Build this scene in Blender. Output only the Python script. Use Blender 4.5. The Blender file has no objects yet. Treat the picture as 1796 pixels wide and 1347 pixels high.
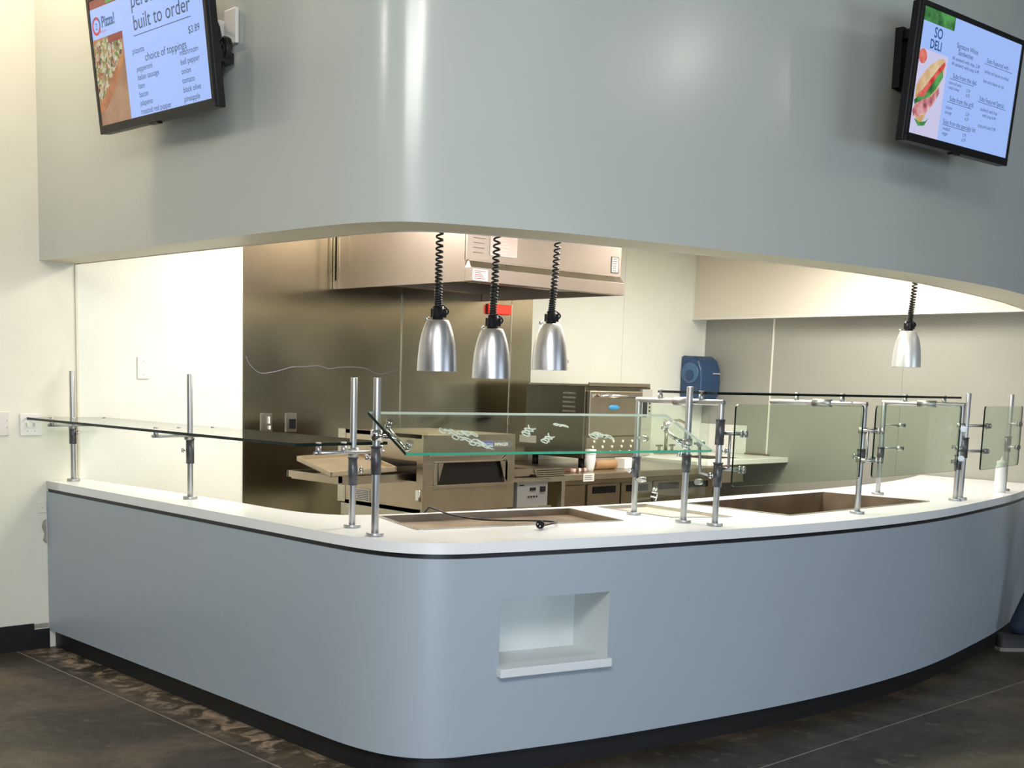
import bpy, bmesh, math, random
from math import sin, cos, pi, radians as R
from mathutils import Vector, Matrix
random.seed(7)
SC = bpy.context.scene
COL = SC.collection

# ------------------------------------------------------------------ camera
F, CX, CY = 2161.48, 781.80, 968.73
yaw, pit, rol = R(48.0979), R(8.0279), R(1.4615)
fw = Vector((cos(pit)*cos(yaw), cos(pit)*sin(yaw), -sin(pit)))
rt = Vector((sin(yaw), -cos(yaw), 0)); up = rt.cross(fw)
r2 = cos(rol)*rt + sin(rol)*up; u2 = -sin(rol)*rt + cos(rol)*up
cam = bpy.data.cameras.new('camera'); co = bpy.data.objects.new('camera', cam); COL.objects.link(co)
cam.sensor_width = 36; cam.lens = F/1796*36
cam.shift_x = (898-CX)/1796; cam.shift_y = (CY-673.5)/1796
cam.clip_start = .05; cam.clip_end = 100
m = Matrix((r2, u2, -fw)).transposed().to_4x4(); m.translation = Vector((0, 0, 1.5)); co.matrix_world = m
SC.camera = co
# ------------------------------------------------------------------ world, lights, exposure
SC.view_settings.view_transform = 'Standard'; SC.view_settings.look = 'None'
SC.view_settings.gamma = 1; SC.view_settings.use_curve_mapping = False
SC.view_settings.exposure = -0.06
w = bpy.data.worlds.new('world'); SC.world = w; w.use_nodes = True
w.node_tree.nodes['Background'].inputs[0].default_value = (.62, .74, .88, 1)
w.node_tree.nodes['Background'].inputs[1].default_value = .22

def area(name, loc, target, sx, sy, power, col):
    l = bpy.data.lights.new(name, 'AREA'); l.shape = 'RECTANGLE'; l.size = sx; l.size_y = sy; l.energy = power; l.color = col
    o = bpy.data.objects.new(name, l); COL.objects.link(o); o.location = loc
    o.rotation_euler = (Vector(target)-Vector(loc)).to_track_quat('-Z', 'Y').to_euler()
    return o
# daylight from the tall windows behind the photographer
area('window_and_fill_light', (-1.6, -5.4, 1.3), (4.4, 3.4, .5), 6.0, 2.2, 460, (.70, .84, 1.0))
area('window_and_fill_light', (6.5, -5.4, 1.5), (6.0, 3.0, .8), 4.0, 2.2, 120, (.72, .85, 1.0))  # added cool fill for the darker right side, no window known there
# soft fill added above the dining side to brighten the bulkhead
area('bulkhead_fill_light', (-.2, .2, 3.95), (.6, 1.2, 0), 2.4, 2.4, 330, (1, .98, .92))
# kitchen ceiling panels
area('kitchen_panel_light', (4.2, 5.45, 2.57), (4.2, 5.45, 0), .5, .9, 42, (1, .95, .85))
area('kitchen_panel_light', (7.15, 4.55, 2.57), (7.15, 4.55, 0), 1.1, .5, 60, (1, .95, .85))
area('kitchen_panel_light', (5.0, 4.0, 2.57), (5.0, 3.9, 0), 1.6, .3, 62, (1, .97, .93))

# ------------------------------------------------------------------ materials
def newmat(name):
    m = bpy.data.materials.new(name); m.use_nodes = True
    return m, m.node_tree, m.node_tree.nodes['Principled BSDF']
def mat(name, col, rough=.5, metal=0, spec=.5, noise=0, scale=8, bump=0, bscale=60, coat=0, emit=None, es=0, stretch=None, rvar=0):
    m, nt, b = newmat(name); N = nt.nodes; L = nt.links
    b.inputs['Base Color'].default_value = (*col, 1); b.inputs['Roughness'].default_value = rough
    b.inputs['Metallic'].default_value = metal; b.inputs['Specular IOR Level'].default_value = spec
    b.inputs['Coat Weight'].default_value = coat; b.inputs['Coat Roughness'].default_value = .15
    if emit: b.inputs['Emission Color'].default_value = (*emit, 1); b.inputs['Emission Strength'].default_value = es
    tc = N.new('ShaderNodeTexCoord'); mp = N.new('ShaderNodeMapping'); L.new(tc.outputs['Object'], mp.inputs[0])
    if stretch: mp.inputs['Scale'].default_value = stretch
    if noise or rvar:
        n = N.new('ShaderNodeTexNoise'); n.inputs['Scale'].default_value = scale; n.inputs['Detail'].default_value = 6
        L.new(mp.outputs[0], n.inputs['Vector'])
        if noise:
            r = N.new('ShaderNodeValToRGB'); r.color_ramp.elements[0].position = .3; r.color_ramp.elements[1].position = .7
            r.color_ramp.elements[0].color = (*[c*(1-noise) for c in col], 1); r.color_ramp.elements[1].color = (*[min(1, c*(1+noise)) for c in col], 1)
            L.new(n.outputs[0], r.inputs[0]); L.new(r.outputs[0], b.inputs['Base Color'])
        if rvar:
            q = N.new('ShaderNodeMapRange'); q.inputs[3].default_value = rough*(1-rvar); q.inputs[4].default_value = rough*(1+rvar)
            L.new(n.outputs[0], q.inputs[0]); L.new(q.outputs[0], b.inputs['Roughness'])
    if bump:
        n2 = N.new('ShaderNodeTexNoise'); n2.inputs['Scale'].default_value = bscale; n2.inputs['Detail'].default_value = 3
        L.new(mp.outputs[0], n2.inputs['Vector'])
        bp = N.new('ShaderNodeBump'); bp.inputs['Strength'].default_value = bump; bp.inputs['Distance'].default_value = .01
        L.new(n2.outputs[0], bp.inputs['Height']); L.new(bp.outputs[0], b.inputs['Normal'])
    return m
M = {}
M['wall'] = mat('cream_wall_paint', (.80, .77, .66), .38, noise=.02, bump=.05, bscale=200)
M['frp'] = mat('white_wall_cladding', (.80, .80, .72), .30, noise=.015, bump=.06, bscale=90)
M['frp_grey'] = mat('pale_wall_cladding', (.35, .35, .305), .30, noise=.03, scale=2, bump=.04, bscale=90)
M['header'] = mat('header_paint', (.76, .70, .60), .45, bump=.04, bscale=200)
M['soffit'] = mat('grey_green_gloss_paint', (.545, .575, .535), .215, spec=.6, noise=.015, scale=2, bump=.035, bscale=35)
M['under'] = mat('soffit_underside_bounce_tint', (.74, .69, .56), .45, bump=.04)  # same grey-green paint, with warm bounce from the worktop put into its colour
M['panel'] = mat('pale_grey_laminate', (.375, .435, .495), .33, noise=.01, bump=.02, bscale=120)
M['top'] = mat('white_solid_surface', (.88, .89, .90), .25, noise=.01)
M['black'] = mat('black_vinyl', (.008, .008, .009), .5)
M['blackp'] = mat('black_plastic', (.008, .008, .010), .35, spec=.25)
M['cord'] = mat('black_rubber', (.012, .012, .012), .45)
M['reveal'] = mat('dark_reveal_strip', (.02, .02, .025), .35, metal=.3)
M['alu'] = mat('brushed_aluminium', (.46, .46, .46), .42, metal=1, noise=.05, scale=30, stretch=(1, 1, .1))
M['shade'] = mat('spun_aluminium', (.60, .60, .62), .36, metal=1, noise=.03, scale=40, stretch=(.1, .1, 1))
M['collar'] = mat('dark_grey_collar', (.10, .10, .11), .38, metal=.55)
M['chrome'] = mat('chrome', (.72, .72, .72), .12, metal=1)
M['steel'] = mat('stainless_steel', (.46, .42, .35), .28, metal=1, noise=.10, scale=3, rvar=.25, bump=.02, bscale=12)
M['steelwall'] = mat('stainless_wall_sheet', (.36, .32, .23), .20, metal=1, noise=.16, scale=1.6, rvar=.3, bump=.10, bscale=2.2)
M['steelhood'] = mat('hood_steel', (.36, .30, .265), .45, metal=1, noise=.06, scale=3)
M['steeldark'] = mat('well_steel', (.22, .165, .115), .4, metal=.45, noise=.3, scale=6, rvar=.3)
M['ovensteel'] = mat('oven_steel', (.41, .345, .265), .30, metal=1, noise=.08, scale=5, rvar=.2)
M['prep'] = mat('prep_steel', (.21, .165, .115), .3, metal=1, noise=.12, scale=5, rvar=.2)
M['cavity'] = mat('dark_cavity', (.005, .0045, .004), .7, spec=.1)
M['ovenglass'] = mat('oven_glass', (.010, .008, .006), .25, spec=.25)
M['white'] = mat('white_plastic', (.82, .80, .74), .35)
M['whiteboard'] = mat('white_splash_sheet', (.85, .84, .78), .3)
M['label'] = mat('paper_label', (.75, .72, .66), .5)
M['pinklabel'] = mat('pink_label', (.72, .50, .46), .5)
M['ink'] = mat('dark_ink', (.10, .09, .09), .6)
M['redink'] = mat('red_ink', (.55, .05, .04), .6)
M['blue'] = mat('blue_translucent_plastic', (.022, .062, .15), .25, spec=.5)
M['bluelight'] = mat('lighter_blue_plastic', (.055, .13, .26), .25)
M['bluebadge'] = mat('blue_badge', (.06, .32, .60), .3)
M['navy'] = mat('navy_badge', (.05, .08, .30), .35)
M['red'] = mat('red_reflection_glow', (.8, .02, .01), .3, emit=(1, .03, .01), es=1.3)
M['jeans'] = mat('dark_blue_denim', (.008, .02, .042), .8, noise=.3, scale=60)
M['shirt'] = mat('grey_shirt', (.22, .23, .25), .8, noise=.05)
M['skin'] = mat('skin', (.55, .34, .25), .5)
M['hair'] = mat('brown_hair', (.05, .03, .02), .6)
M['shoe'] = mat('dark_shoe', (.02, .02, .022), .6)
M['sole'] = mat('pale_sole', (.20, .19, .17), .6)
M['cardboard'] = mat('brown_cardboard', (.38, .22, .10), .6)
M['milky'] = mat('milky_plastic', (.80, .80, .78), .35)
M['brownbit'] = mat('brown_packet', (.16, .06, .03), .5)
M['plaster'] = mat('bare_plaster', (.32, .29, .24), .8, noise=.2, scale=40)
M['scratch'] = mat('white_marker', (.85, .87, .85), .5)
def emis(name, col, s=1.0, grad=None):
    m, nt, b = newmat(name)
    b.inputs['Base Color'].default_value = (.01, .01, .01, 1); b.inputs['Roughness'].default_value = .25
    b.inputs['Emission Color'].default_value = (*col, 1); b.inputs['Emission Strength'].default_value = s
    return m
M['screen'] = emis('lit_screen', (.36, .53, 1.0), .95)
M['screentext'] = emis('screen_text', (.03, .07, .20), .6)
M['screenred'] = emis('screen_red', (.60, .02, .05), .9)
M['screenblue'] = emis('screen_dark_blue', (.03, .10, .30), .9)

def picmat(name, stops, scale, detail=4, kind='NOISE', s=.9):
    m, nt, b = newmat(name); N = nt.nodes; L = nt.links
    tc = N.new('ShaderNodeTexCoord')
    n = N.new('ShaderNodeTexNoise' if kind == 'NOISE' else 'ShaderNodeTexVoronoi'); n.inputs['Scale'].default_value = scale
    if kind == 'NOISE': n.inputs['Detail'].default_value = detail
    L.new(tc.outputs['Object'], n.inputs['Vector'])
    r = N.new('ShaderNodeValToRGB'); cr = r.color_ramp
    cr.elements[0].position = stops[0][0]; cr.elements[0].color = (*stops[0][1], 1)
    cr.elements[1].position = stops[-1][0]; cr.elements[1].color = (*stops[-1][1], 1)
    for p, c in stops[1:-1]:
        e = cr.elements.new(p); e.color = (*c, 1)
    if kind == 'NOISE': L.new(n.outputs[0], r.inputs[0])
    else:
        sp = N.new('ShaderNodeSeparateColor'); L.new(n.outputs['Color'], sp.inputs[0]); L.new(sp.outputs[0], r.inputs[0])
    b.inputs['Base Color'].default_value = (.01, .01, .01, 1)
    L.new(r.outputs[0], b.inputs['Emission Color']); b.inputs['Emission Strength'].default_value = s
    return m
M['pz_top'] = picmat('pizza_topping', [(.1, (.65, .62, .40)), (.35, (.38, .30, .10)), (.5, (.42, .07, .03)), (.65, (.72, .70, .55)), (.82, (.06, .04, .03)), (.9, (.20, .26, .07))], 75, kind='V', s=.8)
M['pz_crust'] = picmat('pizza_crust', [(.35, (.38, .13, .05)), (.65, (.62, .30, .12))], 9)
M['pz_wood'] = picmat('board_wood', [(.35, (.28, .13, .07)), (.65, (.45, .26, .15))], 7)
M['pz_red'] = emis('picture_red', (.28, .02, .02), .8)
M['leafgreen'] = picmat('leaf_green', [(.35, (.01, .10, .02)), (.65, (.10, .40, .10))], 16)
M['bread'] = picmat('bread', [(.35, (.62, .38, .16)), (.65, (.80, .62, .38))], 12)
M['tomato'] = picmat('tomato', [(.35, (.60, .02, .02)), (.7, (.85, .25, .2))], 20)
M['hamp'] = picmat('ham', [(.3, (.25, .04, .05)), (.5, (.65, .25, .28)), (.7, (.85, .62, .62))], 22)
M['plate'] = emis('picture_plate', (.62, .60, .85), .95)

def glassmat(name, tint, refl=1.0, rough=.02):
    m = bpy.data.materials.new(name); m.use_nodes = True; nt = m.node_tree; N = nt.nodes; L = nt.links
    for n in list(N): N.remove(n)
    o = N.new('ShaderNodeOutputMaterial'); t = N.new('ShaderNodeBsdfTransparent'); g = N.new('ShaderNodeBsdfGlossy')
    t.inputs[0].default_value = (*tint, 1); g.inputs['Roughness'].default_value = rough; g.inputs[0].default_value = (refl, refl, refl, 1)
    lw = N.new('ShaderNodeLayerWeight'); lw.inputs[0].default_value = .5; pw_ = N.new('ShaderNodeMath'); pw_.operation = 'POWER'; pw_.inputs[1].default_value = 5
    ma = N.new('ShaderNodeMath'); ma.operation = 'MULTIPLY_ADD'; ma.inputs[1].default_value = .9; ma.inputs[2].default_value = .035; mx = N.new('ShaderNodeMixShader')
    L.new(lw.outputs['Facing'], pw_.inputs[0]); L.new(pw_.outputs[0], ma.inputs[0]); L.new(ma.outputs[0], mx.inputs[0]); L.new(t.outputs[0], mx.inputs[1]); L.new(g.outputs[0], mx.inputs[2]); L.new(mx.outputs[0], o.inputs[0])
    return m
M['glass'] = glassmat('clear_glass', (.93, .965, .93))
M['glassgreen'] = glassmat('greenish_glass', (.89, .94, .885))
M['edge'] = mat('dark_glass_edge', (.004, .012, .010), .25, spec=.2)
M['edgelight'] = mat('pale_glass_edge', (.62, .66, .60), .2)
M['edgegreen'] = mat('green_glass_edge', (.0, .46, .27), .12, emit=None)

# floor
def floor_material():
    m, nt, b = newmat('stained_concrete'); N = nt.nodes; L = nt.links
    tc = N.new('ShaderNodeTexCoord'); ob = tc.outputs['Object']
    n1 = N.new('ShaderNodeTexNoise'); n1.inputs['Scale'].default_value = 1.4; n1.inputs['Detail'].default_value = 9; n1.inputs['Roughness'].default_value = .65; n1.inputs['Distortion'].default_value = .6
    L.new(ob, n1.inputs['Vector'])
    r1 = N.new('ShaderNodeValToRGB'); e = r1.color_ramp.elements
    e[0].position = .30; e[0].color = (.016, .012, .008, 1); e[1].position = .70; e[1].color = (.155, .115, .078, 1)
    x = r1.color_ramp.elements.new(.5); x.color = (.055, .044, .030, 1)
    L.new(n1.outputs[0], r1.inputs[0])
    # bleached, scuffed strip of bare concrete beside the counter plinth
    sx = N.new('ShaderNodeSeparateXYZ'); L.new(ob, sx.inputs[0])
    def math_(op, a, bb=None, c=None):
        n = N.new('ShaderNodeMath'); n.operation = op
        for i, v in enumerate((a, bb, c)):
            if v is None: continue
            if isinstance(v, (int, float)): n.inputs[i].default_value = v
            else: L.new(v, n.inputs[i])
        return n.outputs[0]
    X, Y = sx.outputs[0], sx.outputs[1]
    n2 = N.new('ShaderNodeTexNoise'); n2.inputs['Scale'].default_value = 11; n2.inputs['Detail'].default_value = 9; n2.inputs['Roughness'].default_value = .62; n2.inputs['Distortion'].default_value = .7
    L.new(ob, n2.inputs['Vector'])
    strip = math_('MULTIPLY', math_('GREATER_THAN', X, 2.61), math_('GREATER_THAN', Y, 3.5))
    sm = N.new('ShaderNodeMapRange'); sm.inputs[1].default_value = .47; sm.inputs[2].default_value = .66; L.new(n2.outputs[0], sm.inputs[0])
    near = N.new('ShaderNodeMapRange'); near.inputs[1].default_value = 0; near.inputs[2].default_value = .10
    L.new(math_('SUBTRACT', X, 2.61), near.inputs[0])
    fac = math_('MULTIPLY', math_('MULTIPLY', strip, sm.outputs[0]), near.outputs[0])
    mx = N.new('ShaderNodeMix'); mx.data_type = 'RGBA'
    L.new(fac, mx.inputs[0]); L.new(r1.outputs[0], mx.inputs[6]); mx.inputs[7].default_value = (.40, .31, .23, 1)
    # pale scuffs
    n3 = N.new('ShaderNodeTexNoise'); n3.inputs['Scale'].default_value = 11; n3.inputs['Detail'].default_value = 10; n3.inputs['Roughness'].default_value = .7; L.new(ob, n3.inputs['Vector'])
    s3 = N.new('ShaderNodeMapRange'); s3.inputs[1].default_value = .56; s3.inputs[2].default_value = .74; s3.inputs[4].default_value = .6; L.new(n3.outputs[0], s3.inputs[0])
    mx2 = N.new('ShaderNodeMix'); mx2.data_type = 'RGBA'; L.new(s3.outputs[0], mx2.inputs[0]); L.new(mx.outputs[2], mx2.inputs[6]); mx2.inputs[7].default_value = (.22, .20, .17, 1)
    # saw-cut joints
    jx = math_('LESS_THAN', math_('ABSOLUTE', math_('SUBTRACT', X, 2.602)), .0045)
    jy = math_('LESS_THAN', math_('ABSOLUTE', math_('SUBTRACT', Y, 2.673)), .0045)
    j = math_('MULTIPLY', math_('MAXIMUM', jx, jy), .75)
    mx3 = N.new('ShaderNodeMix'); mx3.data_type = 'RGBA'; L.new(j, mx3.inputs[0]); L.new(mx2.outputs[2], mx3.inputs[6]); mx3.inputs[7].default_value = (.30, .26, .21, 1)
    L.new(mx3.outputs[2], b.inputs['Base Color'])
    b.inputs['Specular IOR Level'].default_value = .35
    rr = N.new('ShaderNodeMapRange'); rr.inputs[3].default_value = .28; rr.inputs[4].default_value = .65; L.new(n2.outputs[0], rr.inputs[0]); L.new(rr.outputs[0], b.inputs['Roughness'])
    bp = N.new('ShaderNodeBump'); bp.inputs['Strength'].default_value = .15; bp.inputs['Distance'].default_value = .01; L.new(n3.outputs[0], bp.inputs['Height']); L.new(bp.outputs[0], b.inputs['Normal'])
    return m
M['floor'] = floor_material()

# stainless wall sheet with the wavy welt scratched across it
# ------------------------------------------------------------------ mesh helpers
class MB:
    def __init__(s): s.bm = bmesh.new(); s.mats = []; s.smooth = False
    def mi(s, m):
        if m is None: return 0
        if m not in s.mats: s.mats.append(m)
        return s.mats.index(m)
    def _add(s, verts, faces, m=None, smooth=False):
        i = s.mi(m); vs = [s.bm.verts.new(v) for v in verts]
        for f in faces:
            try: fc = s.bm.faces.new([vs[k] for k in f]); fc.material_index = i; fc.smooth = smooth
            except ValueError: pass
        return vs
    def box(s, a, b, m=None, mtx=None):
        x0, y0, z0 = [min(p, q) for p, q in zip(a, b)]; x1, y1, z1 = [max(p, q) for p, q in zip(a, b)]
        v = [Vector(p) for p in ((x0, y0, z0), (x1, y0, z0), (x1, y1, z0), (x0, y1, z0), (x0, y0, z1), (x1, y0, z1), (x1, y1, z1), (x0, y1, z1))]
        if mtx: v = [mtx @ p for p in v]
        s._add(v, [(0, 3, 2, 1), (4, 5, 6, 7), (0, 1, 5, 4), (1, 2, 6, 5), (2, 3, 7, 6), (3, 0, 4, 7)], m); return s
    def hexa(s, pts, m=None):
        s._add(pts, [(0, 3, 2, 1), (4, 5, 6, 7), (0, 1, 5, 4), (1, 2, 6, 5), (2, 3, 7, 6), (3, 0, 4, 7)], m); return s
    def cyl(s, a, b, r, r2=None, n=16, m=None, cap=True, smooth=True):
        a = Vector(a); b = Vector(b); r2 = r if r2 is None else r2
        d = (b-a).normalized(); u = d.orthogonal().normalized(); v = d.cross(u)
        vs = []
        for p, rr in ((a, r), (b, r2)):
            for k in range(n):
                t = 2*pi*k/n; vs.append(p+u*rr*cos(t)+v*rr*sin(t))
        i = s.mi(m); V = [s.bm.verts.new(p) for p in vs]
        for k in range(n):
            f = s.bm.faces.new((V[k], V[(k+1) % n], V[n+(k+1) % n], V[n+k])); f.smooth = smooth; f.material_index = i
        if cap:
            f = s.bm.faces.new(V[:n][::-1]); f.material_index = i
            f = s.bm.faces.new(V[n:]); f.material_index = i
        return s
    def lathe(s, c, prof, n=32, m=None, axis='z'):
        c = Vector(c); i = s.mi(m); rings = []
        for r, z in prof:
            ring = []
            for k in range(n):
                t = 2*pi*k/n
                if axis == 'z': p = Vector((r*cos(t), r*sin(t), z))
                elif axis == 'x': p = Vector((z, r*cos(t), r*sin(t)))
                else: p = Vector((r*cos(t), z, r*sin(t)))
                ring.append(s.bm.verts.new(c+p))
            rings.append(ring)
        for a, b in zip(rings, rings[1:]):
            for k in range(n):
                f = s.bm.faces.new((a[k], a[(k+1) % n], b[(k+1) % n], b[k])); f.smooth = True; f.material_index = i
        return s
    def tube(s, pts, r, n=8, m=None, cap=True):
        pts = [Vector(p) for p in pts]; i = s.mi(m); rings = []; prev = None
        for k, p in enumerate(pts):
            d = (pts[min(k+1, len(pts)-1)]-pts[max(k-1, 0)]).normalized()
            if prev is None: u = d.orthogonal().normalized()
            else:
                u = prev-d*prev.dot(d)
                u = u.normalized() if u.length > 1e-6 else d.orthogonal().normalized()
            prev = u; v = d.cross(u)
            rings.append([s.bm.verts.new(p+u*r*cos(2*pi*j/n)+v*r*sin(2*pi*j/n)) for j in range(n)])
        for a, b in zip(rings, rings[1:]):
            for j in range(n):
                f = s.bm.faces.new((a[j], a[(j+1) % n], b[(j+1) % n], b[j])); f.smooth = True; f.material_index = i
        if cap:
            s.bm.faces.new(rings[0][::-1]).material_index = i; s.bm.faces.new(rings[-1]).material_index = i
        return s
    def poly(s, pts, m=None): s._add(pts, [tuple(range(len(pts)))], m); return s
    def prism(s, pts, d, m=None):
        d = Vector(d); n = len(pts); a = [Vector(p) for p in pts]; v = a+[p+d for p in a]
        s._add(v, [tuple(range(n))[::-1], tuple(range(n, 2*n))]+[(k, (k+1) % n, n+(k+1) % n, n+k) for k in range(n)], m); return s
    def build(s, name, m=None, parent=None, bevel=0, seg=2, shade=None):
        me = bpy.data.meshes.new(name); bmesh.ops.recalc_face_normals(s.bm, faces=s.bm.faces); s.bm.to_mesh(me); s.bm.free()
        for x in (s.mats if s.mats else [m]):
            me.materials.append(M[x] if isinstance(x, str) else x)
        o = bpy.data.objects.new(name, me); COL.objects.link(o)
        if parent is not None:
            o.parent = parent; o.matrix_parent_inverse = root_inv(parent)
        if bevel:
            b = o.modifiers.new('bevel', 'BEVEL'); b.width = bevel; b.segments = seg; b.limit_method = 'ANGLE'; b.angle_limit = R(40)
        return o
def root_inv(p):
    m = p.matrix_basis.copy(); q = p
    while q.parent is not None:
        m = q.parent.matrix_basis @ q.matrix_parent_inverse @ m if False else m; q = q.parent
    if p.parent is None: return Matrix.Translation(p.location).inverted() if p.type == 'EMPTY' else Matrix.Identity(4)
    return Matrix.Identity(4)
def tag(o, label=None, cat=None, group=None, kind=None):
    if label: o['label'] = label
    if cat: o['category'] = cat
    if group: o['group'] = group
    if kind: o['kind'] = kind
    return o
def thing(name, loc, label, cat, group=None):
    o = bpy.data.objects.new(name, None); o.empty_display_size = .05; COL.objects.link(o); o.location = loc
    return tag(o, label, cat, group)
def struct(o): o['kind'] = 'structure'; return o
def copy_tree(o, parent=None):
    c = o.copy(); COL.objects.link(c)
    if parent is not None: c.parent = parent; c.matrix_parent_inverse = o.matrix_parent_inverse.copy()
    for ch in [x for x in bpy.data.objects if x.parent == o]: copy_tree(ch, c)
    return c
def spline(P, per=8):
    out = []; n = len(P)
    for i in range(n-1):
        p0 = Vector(P[max(i-1, 0)]); p1 = Vector(P[i]); p2 = Vector(P[i+1]); p3 = Vector(P[min(i+2, n-1)])
        for k in range(per):
            t = k/per
            # centripetal-ish: scale tangents with segment length
            L = (p2-p1).length
            t1 = (p2-p0).normalized()*L if i > 0 else (p2-p1)
            t2 = (p3-p1).normalized()*L if i < n-2 else (p2-p1)
            h1 = 2*t**3-3*t*t+1; h2 = t**3-2*t*t+t; h3 = -2*t**3+3*t*t; h4 = t**3-t*t
            out.append(h1*p1+h2*t1+h3*p2+h4*t2)
    out.append(Vector(P[-1])); return out
def text_mesh(body, size, mtx, spacing=1.0, align='LEFT', shear=0, bold=0, xs=1.0):
    cu = bpy.data.curves.new('t', 'FONT'); cu.body = body; cu.size = size; cu.align_x = align; cu.space_line = spacing
    cu.shear = shear; cu.offset = bold; cu.resolution_u = 3
    o = bpy.data.objects.new('t', cu); COL.objects.link(o)
    dg = bpy.context.evaluated_depsgraph_get(); me = bpy.data.meshes.new_from_object(o.evaluated_get(dg))
    bpy.data.objects.remove(o)
    me.transform(mtx @ Matrix.Diagonal((xs, 1, 1, 1)))
    return me
def add_text(mb, body, size, mtx, m=None, **k):
    me = text_mesh(body, size, mtx, **k); i = mb.mi(m)
    vs = [mb.bm.verts.new(v.co) for v in me.vertices]
    for p in me.polygons:
        try: f = mb.bm.faces.new([vs[j] for j in p.vertices]); f.material_index = i
        except ValueError: pass
    bpy.data.meshes.remove(me)
def frame(o, x, y):   # matrix whose local X, Y are the given world directions, origin o
    x = Vector(x).normalized(); y = Vector(y).normalized(); z = x.cross(y)
    m = Matrix((x, y, z)).transposed().to_4x4(); m.translation = Vector(o); return m

# ------------------------------------------------------------------ outlines in plan
YL = 6.315
FRONT = [(2.787, 6.312), (2.787, 5.2), (2.787, 4.4), (2.788, 3.75), (2.80, 3.60), (2.835, 3.46), (2.90, 3.36), (2.99, 3.295), (3.10, 3.258),
         (3.30, 3.205), (3.60, 3.135), (3.9, 3.08), (4.3, 3.018), (4.7, 2.968), (5.2, 2.935), (5.7, 2.938), (6.15, 2.975), (6.7, 3.062), (7.2, 3.152), (7.7, 3.27), (8.06, 3.375), (8.345, 3.475)]
BACK = [(3.015, 6.312), (3.07, 5.4), (3.085, 4.9), (3.085, 4.6), (3.11, 4.38), (3.19, 4.24), (3.34, 4.17), (3.60, 4.12), (4.06, 4.05), (4.53, 3.97), (5.1, 3.945),
        (5.75, 3.96), (6.45, 3.95), (7.3, 4.03), (7.9, 4.15), (8.375, 4.29)]
S_OUT = [(2.775, 6.315), (2.778, 5.2), (2.785, 4.2), (2.80, 3.82), (2.825, 3.65), (2.89, 3.51), (3.01, 3.425), (3.178, 3.362), (3.446, 3.275), (3.80, 3.21), (4.2, 3.145),
         (4.6, 3.09), (5.13, 3.037), (5.62, 3.01), (6.27, 3.03), (6.7, 3.068), (7.145, 3.14), (7.7, 3.26), (8.38, 3.48)]
S_IN = [(2.975, 6.315), (2.99, 5.2), (3.01, 4.5), (3.025, 4.1), (3.035, 3.88), (3.075, 3.72), (3.17, 3.615), (3.35, 3.545), (3.655, 3.46), (4.16, 3.36), (4.69, 3.26),
        (5.44, 3.21), (6.09, 3.235), (6.75, 3.325), (7.3, 3.42), (7.7, 3.50), (8.40, 3.67)]
def P3(L, z): return [Vector((p[0], p[1], z)) for p in L]
def strip(mb, pts, z0, z1, m=None, smooth=True, flip=False):
    i = mb.mi(m); a = [mb.bm.verts.new((p[0], p[1], z0)) for p in pts]; b = [mb.bm.verts.new((p[0], p[1], z1)) for p in pts]
    for k in range(len(pts)-1):
        f = mb.bm.faces.new((a[k], a[k+1], b[k+1], b[k])); f.smooth = smooth; f.material_index = i
def offset(pts, d):
    out = []
    for k, p in enumerate(pts):
        t = (pts[min(k+1, len(pts)-1)]-pts[max(k-1, 0)]).normalized()
        out.append(Vector((p[0]-t[1]*d, p[1]+t[0]*d)))
    return out
fr = spline(FRONT, 6); bk = spline(BACK, 6); so = spline(S_OUT, 6); si = spline(S_IN, 6)

# ------------------------------------------------------------------ structure
mb = MB(); mb.box((-6, -6, -.1), (9.2, 6.5, 0)); struct(mb.build('floor', 'floor'))
mb = MB()
mb.box((-6, YL, 0), (2.975, YL+.15, 4.05), 'wall')
mb.box((2.975, YL, 0), (9.2, YL+.15, 4.05), 'frp')
struct(mb.build('wall_left', None))
# back wall, slightly skewed, recessed under the header
BX0, BX1 = 8.483, 8.365      # x of the back wall at y = 6.315 and y = 3.7
def bx(y): return BX1+(y-3.7)*(BX0-BX1)/(6.315-3.7)
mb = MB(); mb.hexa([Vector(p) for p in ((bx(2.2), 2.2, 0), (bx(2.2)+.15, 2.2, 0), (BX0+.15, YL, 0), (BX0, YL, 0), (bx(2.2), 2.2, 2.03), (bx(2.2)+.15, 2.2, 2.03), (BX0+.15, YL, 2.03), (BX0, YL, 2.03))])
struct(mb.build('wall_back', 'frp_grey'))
hx = lambda y: bx(y)-.175
mb = MB(); mb.hexa([Vector(p) for p in ((hx(3.3), 3.3, 2.03), (bx(3.3)+.15, 3.3, 2.03), (BX0+.15, YL, 2.03), (hx(YL), YL, 2.03), (hx(3.3), 3.3, 2.6), (bx(3.3)+.15, 3.3, 2.6), (BX0+.15, YL, 2.6), (hx(YL), YL, 2.6))])
struct(mb.build('wall_header', 'header'))
# curved bulkhead over the servery opening
mb = MB()
ZS = 2.053
strip(mb, so, ZS, 4.05, 'soffit')
strip(mb, si, ZS, 2.6, 'under')
n = min(len(so), len(si))
def resample(L, k):
    d = [0]
    for a, b in zip(L, L[1:]): d.append(d[-1]+(b-a).length)
    out = []
    for i in range(k):
        t = d[-1]*i/(k-1); j = 0
        while j < len(d)-2 and d[j+1] < t: j += 1
        u = (t-d[j])/max(1e-9, d[j+1]-d[j]); out.append(L[j].lerp(L[j+1], min(1, u)))
    return out
def bridge(mb, A, B, z, m, z2=None):
    z2 = z if z2 is None else z2
    # nearest-x matching keeps the quads short
    i = mb.mi(m); k = 120; a = resample(A, k); b = resample(B, k)
    va = [mb.bm.verts.new((p[0], p[1], z)) for p in a]; vb = [mb.bm.verts.new((p[0], p[1], z2)) for p in b]
    for j in range(k-1):
        f = mb.bm.faces.new((va[j], va[j+1], vb[j+1], vb[j])); f.material_index = i
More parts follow.
